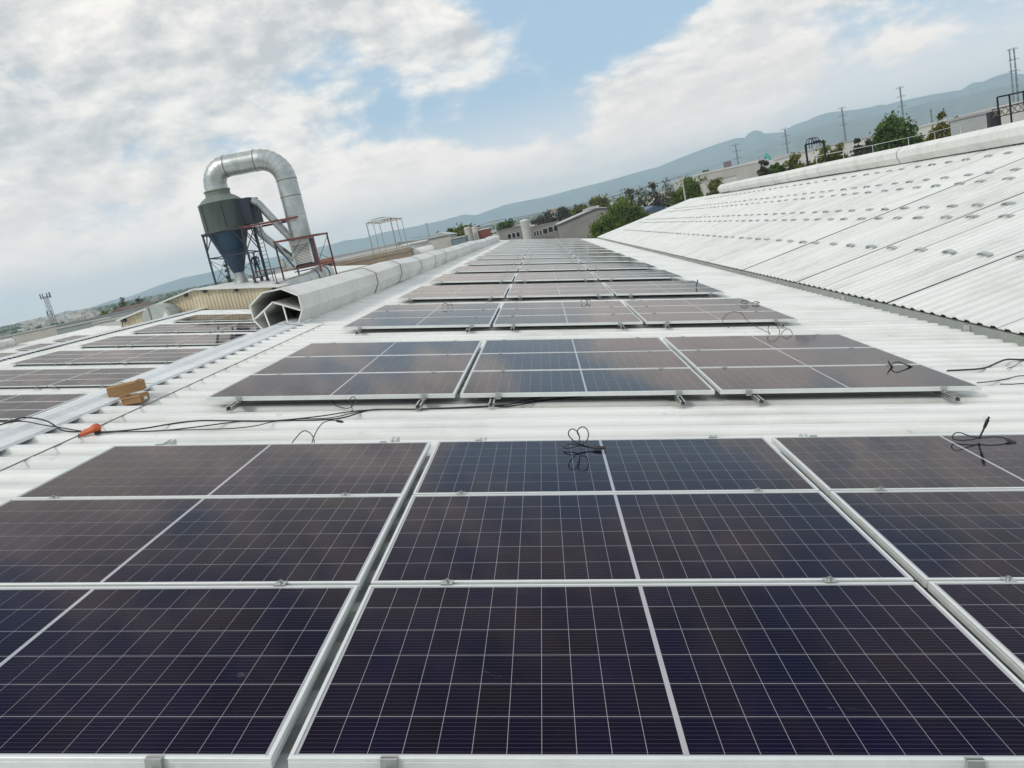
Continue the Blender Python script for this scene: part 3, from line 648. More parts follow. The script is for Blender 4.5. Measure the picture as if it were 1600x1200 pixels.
# tower
t = thing('cyclone_tower', 'dark steel tower with red beams carrying the cyclone', 'steel tower', (CY.x, CY.y, 1.4))
LG = [(-21.72, 53.0), (-18.98, 53.0), (-21.72, 55.7), (-19.08, 55.7)]
for x_, y_ in LG:
    b = MB(); b.bar((x_, y_, az(x_)), (x_, y_, 5.2), .11); b.build('leg', DSTEEL, t); b = MB(); b.box((x_ - .14, y_ - .14, az(x_) - .02), (x_ + .14, y_ + .14, az(x_) + .06)); b.build('foot_plate', DSTEEL, t)
def brace(a, b_, w_, m, nm='brace', par=None): g = MB(); g.bar(a, b_, w_); return g.build(nm, m, par)
for (x0, y0), (x1, y1) in ((LG[0], LG[1]), (LG[2], LG[3]), (LG[0], LG[2]), (LG[1], LG[3])):
    brace((x0, y0, 3.55), (x1, y1, 3.45), .07, DSTEEL, 'cross_beam', t)
    mx, my = (x0 + x1) / 2, (y0 + y1) / 2
    brace((x0, y0, 4.0), ((x0 + mx) / 2, (y0 + my) / 2, 5.1), .06, DSTEEL, 'brace', t); brace((x1, y1, 4.0), ((x1 + mx) / 2, (y1 + my) / 2, 5.1), .06, DSTEEL, 'brace', t)
    brace((x0, y0, 3.4), (x1, y1, 1.7), .025, DSTEEL, 'tie_rod', t); brace((x1, y1, 3.4), (x0, y0, 1.7), .025, DSTEEL, 'tie_rod', t)
brace((LG[1][0], 53.0, 5.1), (LG[3][0], 55.7, 3.6), .05, DSTEEL, 'brace', t); brace((LG[1][0], 53.0, 3.6), (LG[3][0], 55.7, 5.1), .05, DSTEEL, 'brace', t)
for y_, x1 in ((53.0, -15.0), (55.7, -15.6)):
    brace((-21.8, y_, 5.16), (-18.9, y_, 5.12), .14, DSTEEL, 'deck_beam', t); brace((-18.9, y_, 5.12), (x1, y_, 5.03), .13, RUST, 'deck_beam', t)
for x_ in (-21.75, -19.0, -16.6): brace((x_, 53.07, 5.12), (x_, 55.63, 5.12), .10, DSTEEL, 'deck_beam', t)
brace((-18.9, 53.0, 2.05), (-17.0, 53.4, 2.0), .06, RUST, 'rail', t); brace((-17.6, 53.2, 2.0), (-17.6, 53.2, az(-17.6)), .05, RUST, 'post', t)
b = MB(); b.box((-19.75, 54.6, 1.62), (-18.95, 55.4, 1.70)); b.box((-19.7, 54.65, az(-19.3)), (-19.6, 54.75, 1.62)); b.box((-19.1, 54.65, az(-19.3)), (-19.0, 54.75, 1.62)); b.box((-19.4, 55.2, az(-19.3)), (-19.3, 55.3, 1.62)); b.build('standing_platform', DSTEEL, t)
# ladder
t = thing('ladder', 'thin steel ladder on the right side of the cyclone tower', 'ladder', (-18.2, 54.0, 1.9))
for sx in (-.17, .17):
    b = MB(); b.tube([(-18.22 + sx, 54.0, az(-18.2)), (-18.22 + sx, 54.0, 5.3), (-18.22 + sx, 53.95, 6.5)], .028, 6); b.build('stile', DSTEEL, t)
for k in range(17):
    b = MB(); b.tube([(-18.39, 54.0, 1.45 + .27 * k), (-18.05, 54.0, 1.45 + .27 * k)], .016, 5); b.build('rung', DSTEEL, t)
# exhaust duct
t = thing('exhaust_duct', 'large galvanised duct looping from the cyclone top down to the louvred box', 'duct', (-15.5, 54.35, 1.6))
path = [(-20.45, 7.95), (-20.45, 8.35)]
for k in range(1, 7): a_ = math.pi - k * math.pi / 12; path.append((-19.35 + 1.1 * math.cos(a_), 8.35 + 1.08 * math.sin(a_)))
path += [(-18.4, 9.40), (-17.25, 9.36)]
for k in range(1, 9): a_ = math.pi / 2 - k * math.pi / 16; path.append((-17.2 + 1.68 * math.cos(a_), 7.68 + 1.68 * math.sin(a_)))
path += [(-15.51, 6.55), (-15.51, 5.25), (-15.51, 3.55)]
P3 = [Vector((x_, 54.35, z_)) for x_, z_ in path]
for k in range(len(P3) - 1):
    d1 = (P3[k + 1] - P3[max(k - 1, 0)]).normalized(); d2 = (P3[min(k + 2, len(P3) - 1)] - P3[k]).normalized(); rr = []
    for q_, dd in ((P3[k], d1), (P3[k + 1], d2)):
        sd = dd.cross(Vector((0, 1, 0))).normalized(); r_ = .77 - .07 * min(1, k / 12)
        rr.append([q_ + (sd * math.cos(6.28318 * j / 24) + Vector((0, 1, 0)) * math.sin(6.28318 * j / 24)) * r_ for j in range(24)])
    b = MB(); b.rings(rr, (False, False)); b.build('duct_segment', DUCT, t, True)
    b = MB(); sd = d1.cross(Vector((0, 1, 0))).normalized(); big = k in (0, 7, 9, 17, 18)
    b.rings([[P3[k] + d1 * o_ + (sd * math.cos(6.28318 * j / 24) + Vector((0, 1, 0)) * math.sin(6.28318 * j / 24)) * (r_ + h_) for j in range(24)] for o_, h_ in ((-.03, .001), (-.03, .022 if big else .010), (.03, .022 if big else .010), (.03, .001))], (False, False))
    b.build('seam_band', GREY if big else STEEL, t)
# louvred box, elbow and the duct lying on the roof
t = thing('louvred_box', 'louvred fan box under the big duct inside the red frame', 'fan box', (-15.55, 54.35, 1.5))
b = MB(); b.box((-16.22, 53.72, 3.22), (-14.85, 55.0, 3.56)); b.box((-16.22, 53.72, 1.75), (-14.85, 55.0, 1.9)); b.box((-16.15, 53.82, 1.9), (-14.92, 54.9, 3.22)); b.build('casing', DSTEEL, t); b = MB(); b.box((-16.23, 53.66, 3.23), (-14.84, 53.715, 3.57)); b.box((-16.23, 53.66, 1.88), (-16.12, 53.715, 3.23)); b.box((-14.95, 53.66, 1.88), (-14.84, 53.715, 3.23)); b.build('surround', WHITEP, t)
for k in range(13):
    z_ = 1.95 + k * .098; b = MB(); b.box((-16.12, 53.70, z_), (-14.95, 53.78, z_ + .060)); b.build('slat', WHITEP, t)
for z_ in (1.72, 1.52): b = MB(); b.box((-16.35, 53.6, z_ - .07), (-14.7, 55.05, z_)); b.build('base_beam', DSTEEL, t)
t = thing('roof_duct', 'fat grey duct lying on the roof behind the open vent', 'duct', (-16.5, 52, .6))
sp = spline([(-14.3, 54.4, 1.0), (-14.5, 53.6, .98), (-15.2, 52.6, .80), (-16.4, 51.6, .62), (-17.6, 50.6, .42), (-18.6, 49.9, .3)], 5)
b = MB(); b.tube(sp, .52, 20); b.build('tube', DUCT, t, True)
for i in (4, 6, 8, 17):
    b = MB(); dd = (sp[i + 1] - sp[i]).normalized() * .035; b.tube([sp[i] - dd, sp[i] + dd], .545, 20); b.build('band', DSTEEL if i != 6 else STEEL, t)
# feed pipes
for lab, pts, r_ in (('upper slanting feed pipe between cyclone inlet and duct', [(-18.35, 54.5, 6.85), (-18.0, 54.6, 6.6), (-17.7, 54.7, 6.1), (-16.6, 55.0, 4.1), (-16.1, 55.1, 3.2)], .27),
                     ('lower slanting feed pipe ending behind the louvred box', [(-18.5, 55.0, 5.1), (-18.45, 55.0, 4.7), (-18.2, 55.0, 4.25), (-16.9, 55.0, 2.75), (-16.1, 55.0, 2.0)], .25)):
    t = thing('feed_pipe', lab, 'pipe', pts[-1], 'slanting feed pipes'); sp = spline(pts, 5); b = MB(); b.tube(sp, r_, 16); b.build('tube', DUCT, t, True)
    for i in (5, 9, 14):
        b = MB(); dd = (sp[i + 1] - sp[i]).normalized() * .025; b.tube([sp[i] - dd, sp[i] + dd], r_ + .018, 16); b.build('band', STEEL, t)
# red frame round the louvred box
t = thing('platform_tower', 'red steel platform frame standing round the louvred box', 'steel frame', (-15.5, 54.2, 1.0))
F2 = [(-17.0, 53.0), (-14.33, 53.0), (-16.66, 55.5), (-14.0, 55.5)]
for x_, y_ in F2: brace((x_, y_, az(x_) - .05), (x_, y_, 3.68), .095, RUST if x_ > -16 else DSTEEL, 'leg', t)
b = MB(); b.hexa([(-17.08, 52.94, 3.66), (-14.25, 52.94, 3.58), (-13.92, 55.56, 3.62), (-16.74, 55.56, 3.70), (-17.08, 52.94, 3.78), (-14.25, 52.94, 3.70), (-13.92, 55.56, 3.74), (-16.74, 55.56, 3.82)]); b.build('deck', RUST, t)
for (x0, y0), (x1, y1) in ((F2[0], F2[1]), (F2[2], F2[3]), (F2[1], F2[3])): brace((x0, y0, 1.72), (x1, y1, 1.72), .07, RUST, 'cross_beam', t)
brace((-17.0, 53.0, 3.6), (-16.1, 53.02, 1.8), .09, DSTEEL, 'brace', t)
for a_, b_ in (((-16.66, 55.5, 3.6), (-14.0, 55.5, 1.8)), ((-14.33, 53.0, 3.5), (-16.9, 53.0, 1.8)), ((-14.33, 53.0, 1.9), (-14.0, 55.5, 3.5)), ((-17.0, 53., 1.8), (-15.2, 52.99, 3.5))): brace(a_, b_, .028, DSTEEL, 'tie_rod', t)

# ------------------------------------------------------------------ worker by the tower
def person(loc, h, rz, label):
    S = h / 1.75
    J = {'pel': (0, 0, .95, .13, .10), 'wai': (0, 0, 1.10, .13, .10), 'che': (0, .0, 1.32, .165, .11), 'nek': (0, 0, 1.48, .06, .06), 'hd0': (0, -.02, 1.57, .075, .085), 'hd1': (0, -.02, 1.70, .07, .08)}
    E = [('pel', 'wai'), ('wai', 'che'), ('che', 'nek'), ('nek', 'hd0'), ('hd0', 'hd1')]
    for n_, sx in (('l', -1), ('r', 1)):
        J.update({n_ + 'sh': (sx * .19, 0, 1.40, .065, .065), n_ + 'el': (sx * .26, .03, 1.13, .05, .05), n_ + 'wr': (sx * .22, -.10, .93, .035, .03), n_ + 'ha': (sx * .20, -.14, .86, .04, .022),
                  n_ + 'hi': (sx * .10, 0, .88, .09, .09), n_ + 'kn': (sx * .12, -.02 + sx * .03, .50, .065, .065), n_ + 'an': (sx * .13, .03 + sx * .04, .10, .045, .045), n_ + 'to': (sx * .15, -.12 + sx * .04, .035, .05, .035)})
        E += [('che', n_ + 'sh'), (n_ + 'sh', n_ + 'el'), (n_ + 'el', n_ + 'wr'), (n_ + 'wr', n_ + 'ha'), ('pel', n_ + 'hi'), (n_ + 'hi', n_ + 'kn'), (n_ + 'kn', n_ + 'an'), (n_ + 'an', n_ + 'to')]
        for f in range(4): J[n_ + 'f%d' % f] = (sx * (.205 - .012 * f), -.15 - .012 * f + .03, .79 + .004 * f, .009, .009); E.append((n_ + 'ha', n_ + 'f%d' % f))
        J[n_ + 'th'] = (sx * .17, -.165, .86, .01, .01); E.append((n_ + 'ha', n_ + 'th'))
    ks = list(J); me = bpy.data.meshes.new('body'); me.from_pydata([tuple(c * S for c in J[k][:3]) for k in ks], [(ks.index(a), ks.index(b_)) for a, b_ in E], [])
    o = bpy.data.objects.new('body', me); col.objects.link(o); o.modifiers.new('s', 'SKIN'); o.modifiers.new('u', 'SUBSURF').levels = 1
    for k, sv in zip(ks, me.skin_vertices[0].data): sv.radius = (J[k][3] * S, J[k][4] * S); sv.use_root = k == 'pel'
    me2 = bpy.data.meshes.new_from_object(o.evaluated_get(bpy.context.evaluated_depsgraph_get())); bpy.data.objects.remove(o)
    me2.materials.clear()
    for m_ in (mat('navy_workwear', (.030, .045, .11), .8, 0, .2, 9), mat('skin', (.33, .18, .12), .55, 0, .06, 9), mat('dark_boots', (.02, .018, .016), .6, 0, .1, 9)): me2.materials.append(m_)
    for f in me2.polygons:
        z = f.center.z / S; f.material_index = 2 if z < .11 else (1 if z > 1.47 or (z < .93 and abs(f.center.x) > .165 * S) else 0); f.use_smooth = True
    t = thing('person', label, 'person', loc, rot=(0, 0, rz), keep=False)
    link('body', me2, t, True)
    b = MB(); b.lathe([(.125 * S, 1.66 * S), (.105 * S, 1.67 * S), (.10 * S, 1.72 * S), (.075 * S, 1.775 * S), (.02 * S, 1.79 * S)], (0, -.02 * S, 0), 14, (False, True)); b.build('helmet', mat('pale_blue_helmet', (.25, .32, .40), .4, 0, .08, 6), t, True, True)
    b = MB(); b.box((-.045 * S, -.115 * S, 1.62 * S), (-.015 * S, -.095 * S, 1.635 * S)); b.box((.015 * S, -.115 * S, 1.62 * S), (.045 * S, -.095 * S, 1.635 * S)); b.box((-.012 * S, -.125 * S, 1.575 * S), (.012 * S, -.09 * S, 1.61 * S)); b.box((-.025 * S, -.108 * S, 1.545 * S), (.025 * S, -.092 * S, 1.553 * S)); b.build('face', MATS['dark_boots'], t, False, True)
person((-19.33, 55.0, 1.70), 1.74, .4, 'person in dark blue work clothes standing behind the cyclone tower legs')

# ------------------------------------------------------------------ ground, plain and mountains
GM = mat('plain_ground', (.17, .15, .11), .95, 0, .2, .012, c2=(.075, .085, .05), coord='Object')
b = MB(); nseg = 72
ring = [[(r_ * math.cos(6.28318 * j / nseg), r_ * math.sin(6.28318 * j / nseg), GROUND) for j in range(nseg)] for r_ in (5, 200, 800, 3000, 11700)]
b.rings(list(reversed(ring)), (False, False)); b.face(ring[0]); tag(b.build('ground', GM), kind='structure')
PROF = [(-48, .6), (-40, .7), (-35.06, .71), (-33.88, .67), (-32.15, .74), (-31.36, .84), (-30.48, .6), (-29.77, .76), (-28.76, .91), (-27.77, .89), (-25.98, 1.21), (-24.34, 1.4), (-22.51, 1.4), (-19.99, 1.51), (-17.42, 1.54), (-14.35, 1.6), (-13.58, 1.67), (-12.18, 1.56), (-11.08, 1.68), (-8.88, 1.63), (-6.79, 1.64), (-5.09, 1.74), (-4.27, 1.52), (-2.16, 1.8), (.78, 1.76), (2.97, 1.87), (5.16, 1.93), (7.35, 2.07), (8.66, 2.12), (9.51, 2.28), (11.3, 2.56), (12.59, 2.73), (13.84, 2.82), (14.44, 2.72), (14.64, 2.96), (15.1, 3.06), (15.44, 2.9), (15.65, 2.69), (16.83, 2.53), (17.46, 2.83), (18.13, 2.87), (18.92, 3.04), (19.65, 3.08), (20.91, 2.91), (21.72, 2.82), (22.59, 2.82), (22.87, 2.73), (23.77, 2.75), (25.19, 2.71), (26.51, 2.62), (26.94, 2.55), (27.53, 2.83), (28.11, 2.73), (28.7, 2.88), (29.37, 2.91), (30, 2.63), (36, 2.4), (48, 1.5)]
FRONT = [(-48, .3), (-30, .35), (-15, .5), (-5, .7), (2, .9), (7.22, 1.3), (9.39, 1.32), (11.54, 1.41), (14.29, 1.68), (16.16, 2.04), (17.38, 2.24), (19.72, 2.41), (21.58, 2.27), (23.39, 2.25), (25.16, 2.3), (26.84, 2.17), (28.49, 2.25), (30.06, 2.12), (36, 1.8), (48, 1.2)]
def interp(tab, a):
    for (a0, e0), (a1, e1) in zip(tab, tab[1:]):
        if a0 <= a <= a1: return e0 + (e1 - e0) * (a - a0) / (a1 - a0)
    return tab[-1][1]
HM = mat('mountain_scrub', (.22, .20, .15), .95, 0, .25, .0035, c2=(.05, .065, .04))
def range_(dist, tab, label, foot):
    b = MB(); rows = []; az_ = [(-46 + .2 * k) for k in range(461)]
    for dr, f in ((-foot, -.02), (-foot * .6, .22), (-foot * .36, .48), (-foot * .17, .76), (-foot * .06, .93), (0, 1.), (foot * .25, .85), (foot * .8, 0)):
        row = []
        for a in az_:
            hh = CW.z + math.tan(R(interp(tab, a))) * dist - GROUND; r_ = dist + dr
            w_ = noise.fractal(Vector((a * .55, dr * .0014, dist)), 1., 2., 5) * (1 - abs(f - .5) * 2) * .45 + noise.fractal(Vector((a * 2.2, dr * .004, dist)), 1., 2., 3) * .02 * (f > .1)
            row.append((CW.x + r_ * math.sin(R(a)), CW.y + r_ * math.cos(R(a)), GROUND + hh * max(-.02, f + w_ if f not in (1.,) else 1 + w_ * .3)))
        rows.append(row)
    b.rings(rows, (False, False), False); o = b.build('hills', HM, None, True); tag(o, kind='structure')
range_(9000, PROF, '', 2600); range_(6200, FRONT, '', 2300)

# ------------------------------------------------------------------ trees
def leafmat(name, c, c2):
    M = bpy.data.materials.new(name); M.use_nodes = True; t = NT(M.node_tree); b_ = t.n['Principled BSDF']
    wp = t.add('ShaderNodeNewGeometry'); k = t.mapr(t.noise(wp.outputs['Position'], .8, 4, .65), .35, .65); k2 = wp.outputs['Random Per Island']
    c_ = t.mix(k, rgb(c2), rgb(c)); c_ = t.mix(1., c_, t.mix(k2, rgb((.65, .65, .6)), rgb((1.35, 1.3, 1.1))), 'MULTIPLY')
    t.put(b_.inputs['Base Color'], c_); b_.inputs['Roughness'].default_value = .6; b_.inputs['Specular IOR Level'].default_value = .3
    tr = t.add('ShaderNodeBsdfTranslucent'); t.put(tr.inputs[0], c_); mx = t.add('ShaderNodeMixShader'); mx.inputs[0].default_value = .4
    t.l.new(b_.outputs[0], mx.inputs[1]); t.l.new(tr.outputs[0], mx.inputs[2]); t.l.new(mx.outputs[0], t.n['Material Output'].inputs[0])
    return M
LEAF = {'green': leafmat('green_leaves', (.17, .24, .045), (.07, .115, .024)), 'dark': leafmat('dark_leaves', (.12, .20, .040), (.045, .09, .020)), 'olive': leafmat('olive_leaves', (.22, .235, .058), (.11, .125, .034)),
        'yellow': leafmat('yellowish_leaves', (.22, .205, .055), (.11, .11, .035)), 'bare': leafmat('sparse_dry_leaves', (.125, .122, .085), (.07, .07, .055))}
BARK = mat('bark', (.10, .075, .055), .9, 0, .2, 4)
def tree(label, base, top, rx, kind, seed, ry=None, crown=.62, clumps=80, leaves=60, ls=.40, group='trees beyond the roofs', name='tree', shape=1., cat='tree'):
    """base point on the ground, top height, crown half-width"""
    r = random.Random(seed); base = Vector(base); H = top - base.z; ry = ry or rx; t = thing(name, label, cat, tuple(base), group)
    rz = H * crown / 2; cz = top - rz
    b = MB(); lean = Vector((r.uniform(-.05, .05), r.uniform(-.05, .05), 0)) * H
    tr = [base + lean * f * f + Vector((r.uniform(-.05, .05), r.uniform(-.05, .05), H * (1 - crown * .35) * f)) for f in (0, .3, .6, 1.)]
    b.tube(tr, [H * .028, H * .022, H * .016, H * .007], 7)
    cl = []
    for k in range(clumps):
        while True:
            v = Vector((r.uniform(-1, 1), r.uniform(-1, 1), r.uniform(-1, 1)))
            if .25 < v.length < 1: break
        v *= (.90 + .30 * noise.noise(v * 1.7 + Vector((seed, 0, 0)))) ** shape
        cl.append(Vector((base.x + lean.x + v.x * rx, base.y + lean.y + v.y * ry, cz + v.z * rz)))
    for c in cl[::6]:
        s0 = tr[1].lerp(tr[3], r.uniform(.1, .95)); b.tube([s0, s0.lerp(c, .5) + Vector((0, 0, -.04 * H)), c], [H * .009, H * .006, H * .002], 5)
    if kind == 'bare':
        for c in cl[::2]:
            for _ in range(3): b.tube([c, c + Vector((r.uniform(-.8, .8), r.uniform(-.8, .8), r.uniform(.2, 1.2)))], [.035, .012], 4)
    b.build('trunk', BARK, t)
    b = MB(); cr = rx * 2.4 / max(1, clumps) ** .40
    for c in cl:
        s_ = r.uniform(.7, 1.3)
        for _ in range(leaves):
            v = Vector((r.gauss(0, .45), r.gauss(0, .45), r.gauss(0, .36))) * cr * s_; p_ = c + v
            n_ = Vector((r.uniform(-1, 1), r.uniform(-1, 1), r.uniform(-.2, 1))).normalized(); u_ = n_.orthogonal().normalized(); w_ = n_.cross(u_); a = ls * r.uniform(.6, 1.2); a2 = a * .55
            b.face([p_ - u_ * a, p_ + w_ * a2, p_ + u_ * a, p_ - w_ * a2])
    b.build('crown', LEAF[kind], t)
    return t
def tree_at(label, u, vtop, wpx, Y, kind, seed, **k):
    p_ = sight(u, vtop, Y); return tree(label, (p_.x, p_.y, GROUND), p_.z, wpx / 2 * (Y + 1.9) / 1256, kind, seed, **k)
tree_at('large bushy green tree past the far end of the main roof', 972, 312, 74, 150, 'green', 1, crown=.85, clumps=200, leaves=60, ls=.32)
tree_at('lower spreading green bush beside the grey gabled warehouse', 938, 336, 56, 140, 'green', 2, crown=.95, clumps=140, ls=.3)
tree_at('round green tree right of the concrete pole at the roof corner', 1078, 272, 62, 165, 'green', 3, crown=.85, clumps=180, leaves=60, ls=.34)
tree_at('small green tree at the end of the right ridge vent', 1117, 281, 30, 160, 'olive', 4, crown=.8)
tree_at('olive tree behind the grey gabled warehouse, left one', 906, 322, 34, 230, 'olive', 5, ls=.5)
tree_at('taller olive tree behind the grey gabled warehouse', 930, 305, 34, 235, 'olive', 6, ls=.5)
for k, (u, v, w_) in enumerate(((982, 287, 20), (1003, 293, 26), (1028, 292, 24), (1046, 278, 22), (1022, 281, 16))):
    tree_at(('first', 'second', 'third', 'fourth', 'fifth')[k] + ' sparse dry tree from the left, between the two big green trees', u, v, w_, 240, 'bare', 10 + k, clumps=30, leaves=16, ls=.42, crown=.7, group='sparse dry trees')
tree_at('big dark green domed tree above the right ridge vent', 1404, 181, 80, 110, 'dark', 21, crown=.80, clumps=230, leaves=60, ls=.30)
tree_at('yellowish tree right of the big dark domed tree', 1462, 184, 58, 105, 'yellow', 22, crown=.85, clumps=150, ls=.28)
tree_at('yellowish bush in front of the grey shed at right', 1492, 193, 50, 98, 'yellow', 23, crown=.9, clumps=130, ls=.28)
for k, (u, v, w_, kd) in enumerate(((1190, 247, 18, 'bare'), (1216, 246, 28, 'dark'), (1244, 238, 34, 'olive'), (1280, 226, 44, 'olive'), (1308, 224, 34, 'olive'), (1342, 216, 30, 'bare'), (1362, 212, 20, 'bare'))):
    tree_at(('thin dry tree left of the low white shed roofs at right', 'dark round shrub left of the black pipe rack', 'olive tree just left of the black pipe rack', 'olive tree seen through the black pipe rack', 'olive tree just right of the black pipe rack', 'thin dry tree left of the big dark domed tree', 'small dry tree touching the big dark domed tree')[k], u, v, w_ * 1.1, 115, kd, 30 + k, clumps=110, crown=.85, ls=.28)
for k, (u, v, w_) in enumerate(((683, 359, 18), (700, 353, 14), (718, 352, 30), (735, 351, 26))):
    tree_at(('short dark tree at the left end of the tree row past the ridge vent', 'narrow tall tree in the row past the ridge vent', 'broad olive tree in the row past the ridge vent', 'olive tree behind the pale concrete silo')[k], u, v, w_, 190, 'olive' if k > 1 else 'green', 40 + k, clumps=45, ls=.45)
tree_at('ragged tree right of the wooden pole over the grey office', 790, 344, 22, 240, 'dark', 45, clumps=40, ls=.5)
tree_at('dry tree on the skyline above the grey office', 852, 333, 26, 300, 'bare', 46, clumps=34, ls=.6)
tree_at('dry tree right of the arched pink building', 880, 323, 22, 290, 'bare', 47, clumps=34, ls=.6)
tree_at('bare tree at far left, left of the pair', 185, 465, 24, 170, 'bare', 50, clumps=40, leaves=8, crown=.6, group='bare trees at far left')
tree_at('bare tree at far left, right of the pair', 212, 463, 28, 168, 'bare', 51, clumps=46, leaves=8, crown=.6, group='bare trees at far left')
tree_at('low green shrub beside the far left bare trees', 160, 484, 26, 172, 'green', 52, crown=.9, clumps=40)
tree_at('dry shrub under the far left bare trees', 214, 478, 30, 160, 'bare', 53, crown=.8, clumps=40)
tree_at('dark narrow cypress seen between the cyclone tower legs', 348, 416, 7, 95, 'dark', 54, crown=.97, clumps=60, leaves=50, ls=.2, shape=.5)
tree_at('brown round tree behind the black gantry at far right', 1570, 152, 30, 120, 'bare', 55, crown=.7, clumps=60, leaves=40)
tree_at('small round tree above the long white warehouse', 1101, 262, 14, 330, 'dark', 56, clumps=30, ls=.6)

# ------------------------------------------------------------------ buildings past the roof
GLASS = mat('dark_window_glass', (.02, .024, .03), .08, 0, .1, 3)
def building(name, label, u0, v0, u1, v1, Y, depth, wall, roof=None, wins=(), group=None, parapet=.25, cat='building', roofh=0.):
    a = sight(u0, v0, Y); c = sight(u1, v1, Y); zt = (a.z + c.z) / 2; t = thing(name, label, cat, ((a.x + c.x) / 2, Y, GROUND), group)
    b = MB(); b.box((a.x, Y, GROUND), (c.x, Y + depth, zt)); b.build('wall', wall, t)
    b = MB()
    if roofh: b.rings([[(a.x - .3, y_, zt), (c.x + .3, y_, zt), ((a.x + c.x) / 2, y_, zt + roofh)] for y_ in (Y - .3, Y + depth + .3)])
    else: b.box((a.x - .12, Y - .12, zt), (c.x + .12, Y + depth + .12, zt + parapet))
    b.build('roof', roof or wall, t)
    for (fx0, fx1, z0, z1, n) in wins:
        for k in range(n):
            w_ = (c.x - a.x) * (fx1 - fx0) / n; x0 = a.x + (c.x - a.x) * fx0 + k * w_ + .06; x1 = x0 + w_ - .12
            g = MB(); g.box((x0, Y - .05, zt + z0), (x1, Y - .003, zt + z1)); wo = g.build('window', WHITEP, t)
            g = MB(); g.box((x0 + .07, Y - .06, zt + z0 + .07), (x1 - .07, Y - .051, zt + z1 - .07)); g.build('pane', GLASS, wo).matrix_parent_inverse = Matrix()
    return t
CONC = mat('grey_concrete', (.33, .32, .30), .85, 0, .14, .5)
PALE = mat('pale_render', (.58, .56, .51), .8, 0, .12, .35)
WHT = mat('white_render', (.72, .71, .68), .75, 0, .08, .4)
PINK = mat('peach_render', (.50, .38, .30), .8, 0, .1, .4)
BRICKM = mat('red_brick', (.26, .10, .07), .85, 0, .18, 2.5)
MROOF = mat('pale_metal_roof', (.55, .57, .57), .5, .2, .1, .4, stretch=(1, .2, 1))
BLUE = mat('blue_metal_roof', (.10, .16, .25), .5, .2, .12, .4)
TERR = mat('terracotta', (.34, .16, .10), .8, 0, .15, 2)
building('grey_office', 'grey concrete office with a row of dark windows past the roof end', 826, 357, 873, 346, 205, 14, CONC, wins=((.12, .40, -2.35, -1.05, 3), (.42, .60, -2.25, -.9, 1), (.60, .97, -2.15, -.75, 2)))
building('grey_office_wing', 'grey office wing left of the white cylinder tower', 779, 363, 812, 353, 203, 12, CONC, wins=((.35, .95, -2.4, -1.1, 3),))
building('long_pale_building', 'long low pale building behind the grey office wing', 752, 366, 815, 350, 240, 14, WHT, wins=((.1, .9, -1.0, -.4, 8),))
p_ = sight(819, 345, 200); t = thing('water_tower', 'white cylindrical tower between the two grey office blocks', 'tower', (p_.x, 200, GROUND))
b = MB(); b.lathe([(1.15, GROUND), (1.15, p_.z - .1), (1.2, p_.z), (1.0, p_.z + .25), (.2, p_.z + .35)], (p_.x, 200, 0), 20, (False, True)); b.build('shaft', WHT, t, True)
b = MB(); b.lathe([(1.17, p_.z - 1.6), (1.19, p_.z - 1.6), (1.19, p_.z - 1.5), (1.17, p_.z - 1.5)], (p_.x, 200, 0), 20); b.build('band', PALE, t)
p_ = sight(836, 347, 207); t = thing('rooftop_unit', 'dark plant unit on the flat roof of the grey office', 'rooftop unit', (p_.x, 207, p_.z - .5))
b = MB(); b.box((p_.x - 1.1, 206.5, p_.z - .5), (p_.x + 1.1, 208, p_.z + .35)); b.build('case', DSTEEL, t); b = MB(); b.tube([(p_.x - .9, 206.3, p_.z + .2), (p_.x + 1.2, 206.3, p_.z + .55)], .08, 6); b.build('pipe', DSTEEL, t)
# grey gabled warehouse
Y = 175; a = sight(874, 351, Y); r_ = sight(931, 326, Y); e = sight(975, 335, Y); t = thing('gabled_warehouse', 'grey gabled warehouse behind the bushy trees at the roof end', 'warehouse', (r_.x, Y, GROUND))
b = MB(); b.rings([[(a.x, y_, GROUND), (e.x + 4, y_, GROUND), (e.x + 4, y_, a.z), (r_.x, y_, r_.z), (a.x, y_, a.z)] for y_ in (Y, Y + 40)]); b.build('wall', CONC, t)
b = MB()
for xa, za, xb, zb in ((a.x - .4, a.z, r_.x, r_.z + .05), (r_.x, r_.z + .05, e.x + 4.4, a.z)): b.hexa([(xa, Y - .4, za), (xb, Y - .4, zb), (xb, Y + 40, zb), (xa, Y + 40, za), (xa, Y - .4, za + .22), (xb, Y - .4, zb + .22), (xb, Y + 40, zb + .22), (xa, Y + 40, za + .22)])
b.build('roof', MROOF, t); b = MB(); b.box((r_.x - .8, Y + 1, r_.z + .2), (r_.x + .8, Y + 39, r_.z + .6)); b.build('ridge_vent', MROOF, t)
building('blue_roofed_shed', 'low shed with blue metal roof between the two big green trees', 1003, 335, 1043, 325, 175, 14, PALE, BLUE, roofh=1.2)
building('red_brick_hut', 'red brick hut beside the wooden pole at the roof end', 747, 361, 763, 357, 150, 6, BRICKM, WHT)
for k, (u, w_) in enumerate(((730, 11), (741, 9), (748, 6))):
    p_ = sight(u, 356 + k * -1.0, 148 + 2 * k); rr_ = w_ / 2 * 150 / 1256; t = thing('concrete_silo', ('wider pale concrete silo left of the brick hut', 'narrow pale silo between its wider neighbour and the dark pipe', 'dark narrow stack against the brick hut')[k], 'silo', (p_.x, p_.y, GROUND), 'silos past the ridge vent')
    b = MB(); b.lathe([(rr_, GROUND), (rr_, p_.z), (rr_ * .8, p_.z + .15)], (p_.x, p_.y, 0), 16, (False, True)); b.build('shaft', PALE if k < 2 else DSTEEL, t, True); b = MB(); b.lathe([(rr_ * 1.04, p_.z - .3), (rr_ * 1.06, p_.z - .2), (rr_ * 1.04, p_.z - .1)], (p_.x, p_.y, 0), 16); b.build('rim', PALE, t)
